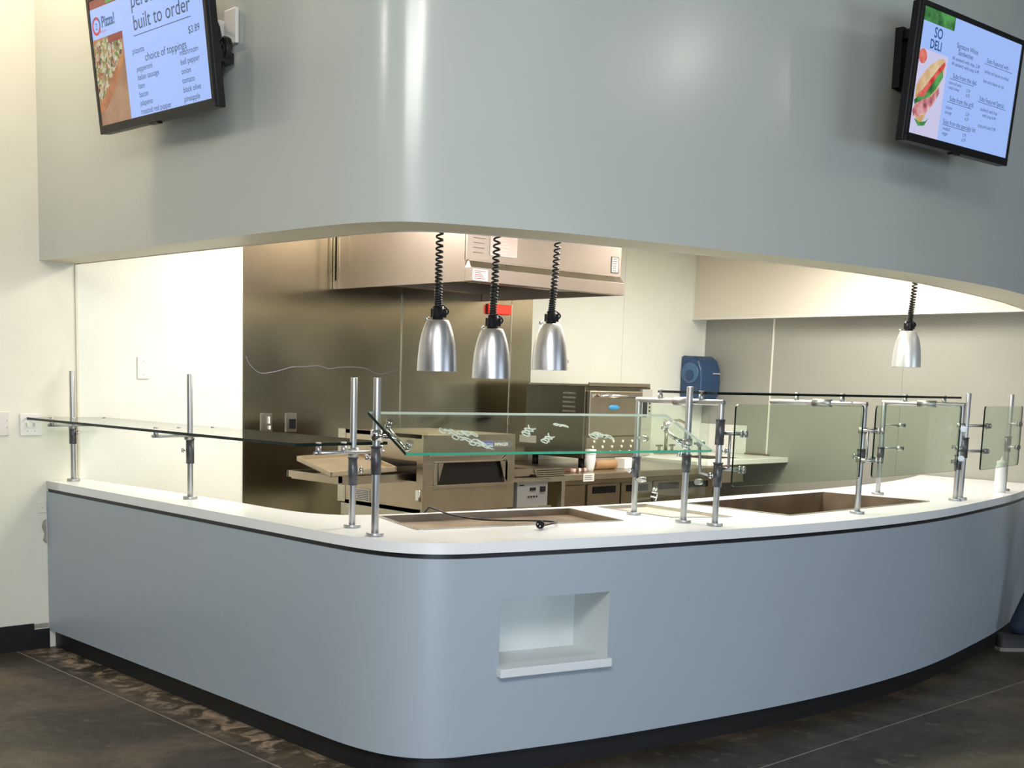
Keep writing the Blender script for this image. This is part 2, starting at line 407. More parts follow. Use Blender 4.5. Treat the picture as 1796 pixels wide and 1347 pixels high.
bridge(mb, so, si, ZS, 'under'); bridge(mb, so, si, 4.05, 'under')
struct(mb.build('wall_front', None))
# ceilings
mb = MB(); pts = [(p[0], p[1], 2.6) for p in si]+[(8.6, 3.67, 2.6), (8.6, YL, 2.6)]
mb.prism(pts, (0, 0, .06)); struct(mb.build('ceiling', 'wall'))
mb = MB(); mb.box((-6, -6, 4.05), (9.2, 6.5, 4.12)); struct(mb.build('ceiling_dining', mat('ceiling_paint', (.45, .45, .43), .8)))

# unseen dining-side walls, added dark to dim reflections in the steel
M['dim'] = mat('dining_wall_paint', (.10, .095, .08), .6)
for nm, a_, b_ in (('wall_rear', (-6, -6.15, 0), (9.2, -6, 4.05)), ('wall_dining_left', (-6.15, -6, 0), (-6, YL, 4.05)), ('wall_dining_right', (9.2, -6, 0), (9.35, 2.2, 4.05))):
    mb = MB(); mb.box(a_, b_); struct(mb.build(nm, 'dim'))
# cladding seams and corner trims
def trim(n, a, b, m='white'):
    mb = MB(); mb.box(a, b); struct(mb.build('trim_%d' % n, m))
trim(1, (2.968, YL-.006, .92), (2.980, YL, 2.05), 'under')
trim(2, (7.445, YL-.004, .5), (7.458, YL, 2.6))
yy = 5.627; 
mb = MB(); mb.box((bx(yy)-.005, yy-.007, .9), (bx(yy)+.01, yy+.007, 2.03)); struct(mb.build('trim_3', 'white'))
yy = 4.50
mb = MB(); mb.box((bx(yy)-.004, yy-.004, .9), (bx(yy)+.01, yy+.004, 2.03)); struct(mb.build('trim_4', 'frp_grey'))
mb = MB(); mb.box((BX0-.014, YL-.014, .9), (BX0, YL, 2.03)); struct(mb.build('trim_5', 'white'))
# metal angle along the header's lower edge and end
mb = MB()
mb.hexa([Vector(p) for p in ((hx(3.3)-.004, 3.3, 2.024), (hx(3.3)+.02, 3.3, 2.024), (hx(YL)+.02, YL, 2.024), (hx(YL)-.004, YL, 2.024), (hx(3.3)-.004, 3.3, 2.036), (hx(3.3)+.02, 3.3, 2.036), (hx(YL)+.02, YL, 2.036), (hx(YL)-.004, YL, 2.036))])
mb.box((hx(YL)-.004, YL-.014, 2.03), (hx(YL)+.01, YL, 2.6)); struct(mb.build('trim_6', 'white'))
# bead under the bulkhead's inner rim
mb = MB(); ins = offset(si, .004); strip(mb, ins, ZS-.004, ZS+.01); struct(mb.build('trim_7', 'header'))
# baseboards on the left wall
mb = MB(); mb.box((-6, YL-.012, 0), (2.70, YL, .14)); mb.box((2.70, YL-.010, 0), (2.787, YL, .105)); struct(mb.build('baseboard_left', 'black'))

# ------------------------------------------------------------------ stainless wall cladding
def steel_sheet(x0, x1, z0, label):
    mb = MB(); mb.box((x0+.002, YL-.006, z0), (x1-.002, YL-.0005, 2.6)); o = mb.build('stainless_wall_sheet', 'steelwall'); return tag(o, label, 'wall panel', 'stainless sheets cladding the kitchen wall')
s1 = steel_sheet(4.01, 5.224, .02, 'leftmost stainless wall sheet, crossed by a wavy bright scratch')
s2 = steel_sheet(5.224, 6.228, .02, 'middle stainless wall sheet behind the conveyor oven and heat lamps')
s3 = steel_sheet(6.228, 6.443, .02, 'narrow stainless wall sheet next to the pale kitchen wall')
mb = MB()
wav = [(4.03, 1.60), (4.06, 1.55), (4.13, 1.505), (4.22, 1.512), (4.30, 1.530), (4.36, 1.545), (4.45, 1.550), (4.56, 1.558), (4.64, 1.542), (4.72, 1.552), (4.85, 1.556), (4.94, 1.548), (5.00, 1.525), (5.06, 1.518), (5.12, 1.532), (5.20, 1.545)]
mb.tube([(x, YL-.0062, z) for x, z in [(p[0], p[1]) for p in spline(wav, 5)]], .0022, n=6)
mb.build('scratch', mat('bright_scuff', (.22, .22, .27), .5, metal=.3), s1)
for x in (5.224, 6.228):
    mb = MB(); mb.box((x-.006, YL-.010, .9), (x+.006, YL-.006, 2.03)); struct(mb.build('trim_%d' % (8 if x < 6 else 9), 'steel'))

# ------------------------------------------------------------------ serving counter
ZT, ZF, ZR, ZP = .906, .865, .847, .097
counter = thing('serving_counter', (2.9, 3.6, 0), 'long pale grey curved serving counter with rounded corner and black plinth', 'counter')
NX0, NX1, NZ0, NZ1 = 3.185, 3.672, .425, .688
fcol = []
for p in fr:
    fcol.append(p)
def at_x(L, x):
    for a, b in zip(L, L[1:]):
        if a[0] <= x <= b[0] and b[1] < 3.4: return a.lerp(b, (x-a[0])/(b[0]-a[0]))
rightside = lambda p: (p[0] > 3.0 and p[1] < 3.3) or p[0] > 3.5
cols = sorted([p for p in fr if rightside(p) and abs(p[0]-NX0) > .012 and abs(p[0]-NX1) > .012]+[at_x(fr, NX0), at_x(fr, NX1)], key=lambda p: p[0])
cols = [p for p in fr if not rightside(p)]+cols
mb = MB(); rows = [ZP, NZ0, NZ1, ZR]
g = [[mb.bm.verts.new((p[0], p[1], z)) for z in rows] for p in cols]
mb.mi('panel')
for i in range(len(cols)-1):
    for j in range(3):
        if j == 1 and cols[i][0] >= NX0-1e-5 and cols[i+1][0] <= NX1+1e-5 and cols[i][1] < 3.3: continue
        f = mb.bm.faces.new((g[i][j], g[i+1][j], g[i+1][j+1], g[i][j+1])); f.smooth = True
# lower returns
inn = offset([Vector((p[0], p[1])) for p in cols], .03)
lo = [mb.bm.verts.new((p[0], p[1], ZP)) for p in cols]; li = [mb.bm.verts.new((p[0], p[1], ZP)) for p in inn]
hi = [mb.bm.verts.new((p[0], p[1], ZR)) for p in cols]; hj = [mb.bm.verts.new((p[0], p[1], ZR)) for p in inn]
for i in range(len(cols)-1):
    mb.bm.faces.new((lo[i], lo[i+1], li[i+1], li[i])); mb.bm.faces.new((hi[i], hi[i+1], hj[i+1], hj[i]))
mb.build('front_panel', 'panel', counter)
a = at_x(fr, NX0); b = at_x(fr, NX1); a = Vector((a[0], a[1], 0)); b = Vector((b[0], b[1], 0)); tdir = (b-a).normalized(); nin = Vector((-tdir[1], tdir[0], 0)); 
mb = MB(); D = .24
arc = [Vector((p[0], p[1], 0)) for p in cols if NX0-1e-5 <= p[0] <= NX1+1e-5 and p[1] < 3.3]
Z0, Z1 = Vector((0, 0, NZ0)), Vector((0, 0, NZ1))
mb.poly([a+Z0, a+nin*D+Z0, a+nin*D+Z1, a+Z1]); mb.poly([b+Z0, b+nin*D+Z0, b+nin*D+Z1, b+Z1]); mb.poly([a+nin*D+Z0, b+nin*D+Z0, b+nin*D+Z1, a+nin*D+Z1])
mb.poly([p+Z0 for p in arc]+[b+nin*D+Z0, a+nin*D+Z0]); mb.poly([p+Z1 for p in arc]+[b+nin*D+Z1, a+nin*D+Z1])
mb.build('niche', mat('niche_lining', (.66, .70, .70), .35), counter)
mb = MB(); q0 = a-tdir*.008-nin*.030; q1 = b+tdir*.004-nin*.030; 
mb.hexa([q0+Vector((0, 0, .392)), q1+Vector((0, 0, .392)), b+tdir*.004+nin*.06+Vector((0, 0, .392)), a-tdir*.008+nin*.06+Vector((0, 0, .392)), q0+Vector((0, 0, .426)), q1+Vector((0, 0, .426)), b+tdir*.004+nin*.06+Vector((0, 0, .426)), a-tdir*.008+nin*.06+Vector((0, 0, .426))])
mb.build('niche_ledge', mat('white_ledge', (.74, .77, .80), .3), counter, bevel=.003)
fr2 = [Vector((p[0], p[1])) for p in fr]; 
mb = MB(); pl = offset(fr2, .035); strip(mb, pl, 0, ZP+.01); mb.build('plinth', 'black', counter)
mb = MB(); pl = offset(fr2, .010); strip(mb, pl, ZR-.004, ZF+.004); mb.build('reveal_strip', 'reveal', counter)
bk2 = [Vector((p[0], p[1])) for p in bk]
mb = MB(); strip(mb, offset(bk2, -.03), 0, ZF+.002); mb.build('kitchen_side_panel', 'frp', counter)

# worktop with cut-outs
WELL1 = [(3.225, 4.02), (3.105, 3.66), (4.13, 3.46), (4.27, 3.90)]
WELL2 = [(4.49, 3.88), (4.455, 3.44), (4.76, 3.30), (4.86, 3.86)]
WELL3 = [(5.03, 3.80), (5.01, 3.19), (6.38, 3.21), (6.33, 3.82)]
WELL1 = [(3.29, 4.10), (3.135, 3.66), (4.125, 3.455), (4.29, 3.915)]
WELL2 = [(4.475, 3.895), (4.435, 3.425), (4.705, 3.30), (4.80, 3.875)]
cu = bpy.data.curves.new('w', 'CURVE'); cu.dimensions = '2D'; cu.fill_mode = 'BOTH'; cu.extrude = (ZT-ZF)/2
def sp(pts):
    s = cu.splines.new('POLY'); s.points.add(len(pts)-1)
    for k, p in enumerate(pts): s.points[k].co = (p[0], p[1], 0, 1)
    s.use_cyclic_u = True
sp([(p[0], p[1]) for p in fr]+[(p[0], p[1]) for p in bk][::-1])
for W_ in (WELL1, WELL2, WELL3): sp(W_)
o = bpy.data.objects.new('w', cu); COL.objects.link(o)
me = bpy.data.meshes.new_from_object(o.evaluated_get(bpy.context.evaluated_depsgraph_get())); bpy.data.objects.remove(o)
me.transform(Matrix.Translation((0, 0, (ZT+ZF)/2))); me.name = 'worktop'; me.materials.clear(); me.materials.append(M['top'])
wt = bpy.data.objects.new('worktop', me); COL.objects.link(wt)
tag(wt, 'white solid-surface worktop running round the curved serving counter', 'countertop')

def well(W_, depth, label, lidded, mname, rimz=.004):
    t = thing('food_well', (sum(p[0] for p in W_)/4, sum(p[1] for p in W_)/4, ZT), label, 'food well')
    c = Vector((t.location.x, t.location.y, 0)); V4 = [Vector((*p, 0)) for p in W_]
    def ring(s, z): return [c+(v-c).normalized()*((v-c).length+s)+Vector((0, 0, z)) for v in V4]
    mb = MB(); A = ring(.008, ZT+.001); A2 = ring(.008, ZT+rimz); B = ring(-.010, ZT+rimz)
    for k in range(4):
        j = (k+1) % 4; mb.poly([A[k], A[j], A2[j], A2[k]]); mb.poly([A2[k], A2[j], B[j], B[k]])
    mb.build('rim', 'steel' if mname != 'top' else 'steel', t)
    mb = MB(); B = ring(-.010, ZT+rimz); Cc = ring(-.016, ZT-depth)
    for k in range(4):
        j = (k+1) % 4; mb.poly([B[k], B[j], Cc[j], Cc[k]])
    mb.poly(Cc); mb.build('pan', mname, t)
    return t
well(WELL1, .026, 'wide shallow dark steel food well at the rounded counter corner', False, 'steeldark')
well(WELL2, .010, 'small pale drop-in steel plate between the dark food wells', False, mat('pale_steel', (.62, .55, .48), .4, metal=.7))
well(WELL3, .17, 'deep empty stainless food well right of the framed glass end', False, 'steeldark')

# ------------------------------------------------------------------ sneeze guards
def post(parent, x, y, top, collars, r=.0135, flange=True, knobs=()):
    mb = MB(); mb.cyl((x, y, ZT+.01), (x, y, top), r, n=20)
    p = mb.build('post', 'alu', parent, bevel=.002)
    mb = MB(); mb.cyl((x, y, ZT), (x, y, ZT+.013), .034, n=28); mb.build('post_flange', 'alu', p, bevel=.002)
    for z0, z1 in collars:
        mb = MB(); mb.cyl((x, y, z0), (x, y, z1), r+.0055, n=24); mb.cyl((x, y, z1-.004), (x, y, z1+.002), r+.008, n=24); mb.build('collar', 'collar', p)
    for (z, ang) in knobs:
        d = Vector((cos(ang), sin(ang), 0)); mb = MB(); c = Vector((x, y, z))
        mb.cyl(c+d*r, c+d*(r+.016), .005); mb.cyl(c+d*(r+.016), c+d*(r+.026), .012, n=16); mb.build('thumb_knob', 'chrome', p)
    return p
def slab(c0, c1, c2, c3, nrm, th, m='glass', e='edge', e2=None, e3=None):
    """glass pane from four corners with real thickness; edges in their own colour"""
    c = [Vector(v) for v in (c0, c1, c2, c3)]; nr = Vector(nrm).normalized()*th
    mb = MB(); d = [p+nr for p in c]
    mb.poly(c, m); mb.poly(d, m)
    for k in range(4):
        j = (k+1) % 4; mb.poly([c[k], c[j], d[j], d[k]], (e2 if (e2 and k == 0) else e3 if (e3 and k in (1, 2)) else e))
    return mb
def rounded_rect(w, h, r, n=5):
    out = []
    for cx_, cy_, a0 in ((w-r, r, -pi/2), (w-r, h-r, 0), (r, h-r, pi/2), (r, r, pi)):
        for k in range(n+1):
            t = a0+pi/2*k/n; out.append((cx_+r*cos(t), cy_+r*sin(t)))
    return out
def pane(name, parent, origin, ux, uy, w_, h_, th=.008, rad=.02, m='glass', e='edge'):
    mt = frame(origin, ux, uy); mb = MB(); pts = rounded_rect(w_, h_, rad)
    a_ = [mt @ Vector((p[0], p[1], 0)) for p in pts]; b_ = [mt @ Vector((p[0], p[1], th)) for p in pts]
    mb.poly(a_, m); mb.poly(b_, m); k_ = len(a_)
    for k in range(k_): mb.poly([a_[k], a_[(k+1) % k_], b_[(k+1) % k_], b_[k]], e)
    return mb.build(name, None, parent)
def standoff(parent, p, q, r=.0085, kr=.0155):
    p = Vector(p); q = Vector(q); d = (q-p).normalized(); mb = MB()
    mb.cyl(p, q, r, n=12); mb.cyl(q, q+d*.010, kr, n=18); mb.cyl(q+d*.018, q+d*.028, kr, n=18); mb.cyl(q+d*.010, q+d*.018, .006, n=10)
    return mb.build('standoff', 'alu', parent)

# 1. glass pass shelf on the left
g1 = thing('glass_pass_shelf', (2.96, 5.0, ZT), 'flat clear glass shelf on three posts along the left arm of the counter', 'sneeze guard')
post(g1, 2.905, 6.235, 1.49, [(1.105, 1.205)], knobs=[(1.165, -.9)])
post(g1, 2.968, 5.124, 1.49, [(1.074, 1.19)], knobs=[(1.135, 2.6)])
post(g1, 2.962, 3.861, 1.495, [(1.074, 1.185)], knobs=[(1.135, -.9)])
mb = slab((2.685, 3.855, 1.231), (3.13, 3.855, 1.231), (3.13, 6.305, 1.231), (2.685, 6.305, 1.231), (0, 0, 1), .012, 'glassgreen', 'edge'); mb.build('glass_shelf', None, g1)
for yq in (6.235, 5.124, 3.861):
    mb = MB(); mb.cyl((2.76, yq-.02, 1.205), (3.10, yq-.02, 1.205), .007, n=12)
    for xq in (2.78, 2.90, 3.08): mb.cyl((xq, yq-.02, 1.203), (xq, yq-.02, 1.231), .011, n=14); mb.cyl((xq, yq-.02, 1.240), (xq, yq-.02, 1.246), .011, n=14)
    xp_ = 2.905 if yq > 6 else 2.962; mb.cyl((xp_, yq, 1.185), (xp_, yq, 1.222), .022, n=18)
    mb.build('shelf_bracket', 'alu', g1)

# 2. tilted front guard
g2 = thing('angled_sneeze_guard', (3.6, 3.44, ZT), 'tilted glass sneeze guard with white lettering between two tall posts', 'sneeze guard')
post(g2, 2.876, 3.608, 1.497, [(1.138, 1.243)], r=.0145, knobs=[(1.20, 2.5)])
post(g2, 4.328, 3.282, 1.492, [(1.125, 1.20)], r=.0145, knobs=[(1.205, 2.5)])
TL, TR, BR_, BL_ = Vector((2.845, 3.625, 1.362)), Vector((4.235, 3.335, 1.362)), Vector((4.300, 3.135, 1.221)), Vector((2.865, 3.425, 1.220))
nrm2 = (BR_-BL_).cross(TL-BL_).normalized()
mb = slab(BL_, BR_, TR, TL, nrm2, .012, 'glass', 'edge', 'edgegreen', 'edgelight'); gp = mb.build('glass_pane', None, g2)
U2 = (BR_-BL_).normalized(); V2 = (TL-BL_).normalized()
mb = MB()      # hand-written marks: unreadable white strokes
def scribble(u, v, ang, w_, h_, n):
    o_ = BL_+U2*u+V2*v-nrm2*.002; ca, sa = cos(ang), sin(ang)
    for k in range(n):
        cx_ = w_*(k+.5)/n; pts = []
        for j in range(9):
            t = j/8; a_ = random.uniform(-.3, .3)
            lx = cx_+(w_/n)*.55*sin(t*2*pi*(1+k % 2)+k)+a_*.002; ly = h_*.5*cos(t*2*pi+k*1.3)+random.uniform(-.003, .003)
            pts.append(o_+U2*(lx*ca-ly*sa)+V2*(lx*sa+ly*ca))
        mb.tube(pts, .0027, n=5)
def uv_from(x_, y_): return x_, y_
for ci, (u, v, ang, w_, h_, n_) in enumerate(((.245, .150, -.20, .11, .030, 5), (.275, .112, -.32, .12, .026, 5), (.325, .075, -.38, .09, .024, 4), (.335, .140, -.3, .06, .024, 3),
                                (.610, .120, .65, .09, .028, 4), (.665, .075, .55, .085, .026, 4), (.80, .190, -.2, .06, .014, 3), (.925, .105, .45, .065, .030, 3), (.965, .120, -.25, .065, .026, 3))):
    scribble(u, v, ang, w_, h_, n_)
    if ci in (3, 5, 6, 8): mb.build('lettering', 'scratch', gp); mb = MB()
for (px_, py_, side) in ((2.876, 3.608, 0), (4.328, 3.282, 1)):
    base = TL if side == 0 else TR; low = BL_ if side == 0 else BR_
    s_ = 1 if side == 0 else -1
    mb = MB(); p1 = base+U2*.05*s_-V2*.06; p2 = base+U2*.05*s_-V2*.19
    pp = Vector((px_, py_, 1.285 if side == 0 else 1.25))
    mb.cyl(p1-nrm2*(-.0)+nrm2*-.018, p2+nrm2*-.018, .007, n=12); mb.cyl(pp, (p1+p2)/2+nrm2*-.018, .008, n=12)
    for p_ in (p1, p2): mb.cyl(p_-nrm2*.020, p_-nrm2*.001, .012, n=16); mb.cyl(p_+nrm2*.010, p_+nrm2*.018, .014, n=16)
    mb.cyl(pp-Vector((0, 0, .02)), pp+Vector((0, 0, .02)), .022, n=18)
    mb.build('pane_clamp', 'chrome', g2)

# 3. framed guard over the deep well
g3 = thing('framed_sneeze_guard', (5.5, 3.2, ZT), 'framed glass guard with flat glass top standing over the deep food well', 'sneeze guard')
ZB = 1.428
pa = post(g3, 4.352, 3.133, ZB, [(1.072, 1.174), (1.251, 1.357)], knobs=[(1.12, 2.6), (1.225, -.6)])
pab = post(g3, 4.378, 3.60, ZB, [(1.078, 1.17)], knobs=[(1.11, 2.9)])
pb = post(g3, 5.415, 3.079, ZB, [(1.155, 1.215)], knobs=[(1.18, 2.6)])
pcc = post(g3, 6.590, 3.166, ZB, [(1.076, 1.155)], knobs=[(1.12, 2.6), (1.20, 2.6)])
pcb = post(g3, 6.525, 3.59, ZB, [(1.085, 1.175)])
def bar(x0, y0, x1, y1):
    mb = MB(); mb.cyl((x0, y0, ZB), (x1, y1, ZB), .0125, n=20)
    c = Vector((x0, y0, ZB)); e_ = Vector((x1, y1, ZB)); mid = c.lerp(e_, .45); d = (e_-c).normalized()
    o = mb.build('cross_bar', 'alu', g3, bevel=.002)
    mb = MB(); mb.cyl(mid-d*.05, mid+d*.05, .0185, n=24); mb.build('sleeve', 'alu', o)
    for t in (.25, .72):
        mb = MB(); q_ = c.lerp(e_, t); mb.cyl(q_, q_+Vector((0, 0, .033)), .011, n=14); mb.cyl(q_+Vector((0, 0, .042)), q_+Vector((0, 0, .048)), .012, n=14); mb.cyl(q_+Vector((0, 0, .03)), q_+Vector((0, 0, .045)), .005, n=8); mb.build('glass_support', 'alu', o)
bar(4.352, 3.12, 4.378, 3.612); bar(5.415, 3.066, 5.415, 3.60); bar(6.590, 3.153, 6.525, 3.602)
mb = slab((4.33, 3.14, 1.461), (6.62, 3.19, 1.461), (6.58, 3.60, 1.461), (4.51, 3.60, 1.461), (0, 0, 1), .011, 'glassgreen', 'edge'); mb.build('top_glass', None, g3)
d1 = (Vector((5.345, 3.03, 0))-Vector((4.372, 3.05, 0))).normalized()
pane('front_pane', g3, (4.335, 3.052, 1.080), d1, (0, 0, 1), .985, .345, m='glassgreen')
d2 = (Vector((6.43, 3.095, 0))-Vector((5.46, 3.045, 0))).normalized()
pane('front_pane', g3, (5.455, 3.045, 1.080), d2, (0, 0, 1), .97, .345, m='glassgreen')
pane('end_pane', g3, (4.366, 3.205, .945), (0, 1, 0), (0, 0, 1), .385, .467, m='glass', e='glassgreen')
for (x_, y_, zs) in ((4.365, 3.133, (1.15, 1.30)), (5.39, 3.079, (1.165, 1.305)), (6.40, 3.16, (1.15, 1.305))):
    for z_ in zs:
        standoff(g3, (x_ if x_ < 6 else 6.57, y_, z_), ((x_+.03) if x_ < 6 else 6.40, 3.062, z_)) if x_ > 6 else standoff(g3, (x_, y_, z_), (x_+.03, y_-.075, z_))
    if x_ < 6:
        mb = MB(); mb.tube([(x_+.012, y_-.035, zs[0]), (x_+.012, y_-.035, zs[1])], .006); mb.build('clamp_arm', 'alu', g3)
for z_ in (1.165, 1.305): standoff(g3, (5.43, 3.079, z_), (5.475, 3.058, z_))
for (z0, z1) in ((1.115, 1.25),):
    mb = MB(); mb.tube([(4.352, 3.15, z0), (4.352, 3.225, z0+.01), (4.352, 3.235, z1), (4.352, 3.26, z1)], .007); mb.cyl((4.345, 3.235, z1), (4.375, 3.235, z1), .013, n=16); mb.cyl((4.345, 3.235, z0-.03), (4.375, 3.235, z0-.03), .013, n=16); mb.build('pane_clamp', 'alu', g3)
for z_ in (1.07, 1.255):
    mb = MB(); mb.cyl((4.378, 3.60, z_), (4.372, 3.555, z_), .010, n=14); mb.cyl((4.355, 3.555, z_), (4.388, 3.555, z_), .013, n=16); mb.build('pane_clamp', 'chrome', g3)
for z_ in (1.17, 1.30):
    mb = MB(); mb.cyl((6.525, 3.59, z_), (6.62, 3.52, z_), .006, n=12); mb.cyl((6.60, 3.535, z_), (6.63, 3.512, z_), .012, n=14); mb.build('pane_clamp', 'alu', g3)
mb = MB()
add_text(mb, 'Tis', .05, frame((4.364, 3.50, .985), (0, -.3, 1), (0, -1, -.3)), spacing=.8, shear=.2, bold=.001)
mb.build('lettering', 'scratch', g3)

for (x_, y_, zs) in ((5.415, 3.079, (1.165, 1.305)), (6.590, 3.166, (1.19, 1.315))):
    for z_ in zs:
        mb = MB(); mb.cyl((x_, y_, z_-.014), (x_, y_, z_+.014), .0215, n=20); mb.build('post_clamp', 'alu', g3 if x_ < 6.6 else g3)
# 4. end guard
g4 = thing('end_sneeze_guard', (7.1, 3.25, ZT), 'upright glass guard on two tall posts at the right end of the counter', 'sneeze guard')
post(g4, 6.685, 3.182, 1.492, [(1.138, 1.248)], knobs=[(1.26, 2.6)])
post(g4, 7.565, 3.334, 1.490, [(1.146, 1.236)])
d4 = Vector((.96, .165, 0)).normalized()
pane('front_pane', g4, (6.765, 3.128, 1.070), d4, (0, 0, 1), .80, .352, m='glassgreen')
for z_ in (1.175, 1.315):
    standoff(g4, (6.69, 3.182, z_), (6.80, 3.128, z_)); standoff(g4, (7.56, 3.334, z_), (7.53, 3.272, z_))

# ------------------------------------------------------------------ heat lamps
def heat_lamp(x, y, zb, zc, label, shade='shade', grp='pendant heat lamps', dx=.0):
    """zb: bottom of the shade, zc: height where the cord leaves the ceiling"""
    t = thing('heat_lamp', (x, y, zb), label, 'heat lamp', grp)
    H = .195
    mb = MB(); prof = [(.0765, 0), (.0765, .006), (.0745, .05), (.070, .10), (.062, .14), (.052, .172), (.044, .190), (.040, .195), (.020, .196), (.0, .197)]
    mb.lathe((x, y, zb), prof, n=40); inner = [(.0735, 0), (.071, .05), (.066, .10), (.058, .14), (.045, .17), (.0, .18)]
    mb.lathe((x, y, zb), inner, n=40); mb.lathe((x, y, zb), [(.0735, 0), (.0765, 0)], n=40); mb.build('lamp_shade', shade, t)
    mb = MB(); mb.lathe((x, y, zb+.05), [(0, 0), (.03, .01), (.045, .05), (.035, .09), (.02, .11)], n=20); mb.build('bulb', mat('lamp_bulb', (.7, .66, .6), .3), t)
    mb = MB(); mb.cyl((x, y, zb+H), (x, y, zb+H+.052), .022, n=20); mb.box((x-.02, y-.02, zb+H+.01), (x+.026, y+.02, zb+H+.042)); mb.build('socket', 'blackp', t)
    mb = MB(); mb.tube([(x+.02+.018*sin(k/8*pi)*1, y-.018*sin(k/8*pi), zb+H+.012+.045*k/8) for k in range(9)], .004, n=6); mb.build('switch_loop', 'blackp', t); mb = MB(); mb.cyl((x-.024, y+.024, zb+H+.004), (x-.036, y+.036, zb+H+.004), .006, n=10); mb.build('thumb_screw', 'chrome', t)
    zs = zb+H+.05; L = zc-zs; pts = []; 
    # coil: tight turns at the bottom, stretched towards the top
    turns = 30 if L < .6 else 34; steps = 12
    for k in range(turns*steps+1):
        u = k/(turns*steps); z = zs+L*(.34*u+.66*u**2.6)
        ph = 2*pi*turns*u; rad = .0125; pts.append((x+dx*u+rad*cos(ph), y-dx*u+rad*sin(ph), z))
    mb = MB(); mb.tube(pts, .0042, n=6); mb.build('coiled_cord', 'cord' if shade == 'shade' else 'cord', t)
    return t
heat_lamp(3.181, 3.700-.075, 1.527, 2.6, 'leftmost of the three clustered silver pendant heat lamps')
heat_lamp(3.430, 3.580, 1.504, 2.6, 'lowest and middle of the three clustered silver pendant heat lamps', dx=.01)
heat_lamp(3.895, 3.705, 1.547, 2.6, 'rightmost of the three clustered silver pendant heat lamps, before the pale wall', dx=.02)
heat_lamp(6.427, 3.425, 1.625, 2.6, 'single silver pendant heat lamp hanging alone at the right', dx=.02, shade=mat('white_lamp_enamel', (.72, .72, .70), .3, metal=.5))

# ------------------------------------------------------------------ television screens
def tv(bl, br, tilt, h, side):
    """bl, br: lower corners seen from the front, tilt: how far the top leans out"""
    bl = Vector(bl); br = Vector(br); ux = (br-bl).normalized(); out = ux.cross(Vector((0, 0, 1))).normalized()
    uy = (Vector((0, 0, 1))*cos(tilt)+out*sin(tilt)).normalized(); w_ = (br-bl).length
    mt = frame(bl, ux, uy); return mt, w_
def build_tv(mt, w_, h, label):
    t = thing('menu_screen', mt @ Vector((w_/2, h/2, 0)), label, 'television', 'wall-mounted menu televisions')
    def B(mb, a, b, m=None): mb.box(a, b, m, mt)
    mb = MB(); B(mb, (0, 0, -.05), (w_, h, -.012)); B(mb, (.12, .08, -.075), (w_-.12, h-.1, -.05)); mb.build('housing', 'blackp', t, bevel=.006)
    mb = MB(); bz = .022
    B(mb, (0, 0, -.014), (w_, bz+.012, 0)); B(mb, (0, h-bz, -.014), (w_, h, 0)); B(mb, (0, bz, -.014), (bz, h-bz, 0)); B(mb, (w_-bz, bz, -.014), (w_, h-bz, 0))
    B(mb, (w_/2-.05, -.008, -.03), (w_/2+.02, .003, -.004)); mb.build('bezel', 'blackp', t, bevel=.002)
    mb = MB(); B(mb, (bz, bz+.012, -.010), (w_-bz, h-bz, -.004)); s = mb.build('screen', 'screen', t)
    return t, s
def rect(mb, mt, x0, y0, x1, y1, m, z=-.003):
    mb.poly([mt @ Vector(p) for p in ((x0, y0, z), (x1, y0, z), (x1, y1, z), (x0, y1, z))], m)
def blob(mb, mt, pts, m, z): mb.poly([mt @ Vector((p[0], p[1], z)) for p in pts], m)

mt1, w1 = tv((2.60, 5.253, 2.528), (2.60, 4.290, 2.512), R(6.5), .565, 0); h1 = .565
t1, s1_ = build_tv(mt1, w1, h1, 'left menu television listing pizza toppings, tilted on the bulkhead')
mb = MB(); pw = .268; bz = .022
# coordinates on the screen: x 0..w, y 0..h
rect(mb, mt1, bz, .034, bz+pw, .385, 'pz_wood', -.0036)
arc1 = [(bz, .085), (.08, .10), (.15, .145), (.22, .21), (.288, .28), (.288, .385), (bz, .385)]
blob(mb, mt1, arc1, 'pz_crust', -.0033)
arc2 = [(bz, .135), (.05, .14), (.08, .155), (.12, .185), (.18, .235), (.24, .28), (.285, .32), (.27, .35), (.22, .372), (.15, .385), (.08, .378), (bz, .36)]
blob(mb, mt1, arc2, 'pz_top', -.0030)
rect(mb, mt1, bz+.14, .355, bz+pw, .385, 'pz_red', -.0028)
rect(mb, mt1, bz, h1-bz-.035, bz+pw, h1-bz, 'pz_red', -.0033); rect(mb, mt1, bz+.15, h1-bz-.03, bz+pw, h1-bz, 'leafgreen', -.003)
mb.build('picture', None, s1_)
mb = MB()
def T(mb, mt, s, x, y, size, m='screentext', **k): add_text(mb, s, size, mt @ Matrix.Translation((x, y, -.0025)), m, **k)
T(mb, mt1, 'personal', .385, .455, .090, xs=.95); T(mb, mt1, 'built to order', .390, .368, .084, xs=.98)
rect(mb, mt1, .385, .346, .845, .349, 'screentext', -.0027)
T(mb, mt1, '$3.89', .815, .288, .038)
T(mb, mt1, 'pizzetta', .360, .280, .032); T(mb, mt1, 'choice of toppings', .460, .240, .045, xs=1.0)
for k, s_t in enumerate(('pepperoni', 'italian sausage', 'ham', 'bacon', 'jalapeno', 'roasted red pepper')): T(mb, mt1, s_t, .380, .208-.0335*k, .032)
for k, s_t in enumerate(('mushroom', 'bell pepper', 'onion', 'tomato', 'black olive', 'pineapple')): T(mb, mt1, s_t, .735, .218-.0345*k, .032)
T(mb, mt1, 'Pizza!', .118, .425, .062, 'screenblue', bold=.0018, xs=.86)
T(mb, mt1, 'bistro', .112, .404, .018, 'screenred')
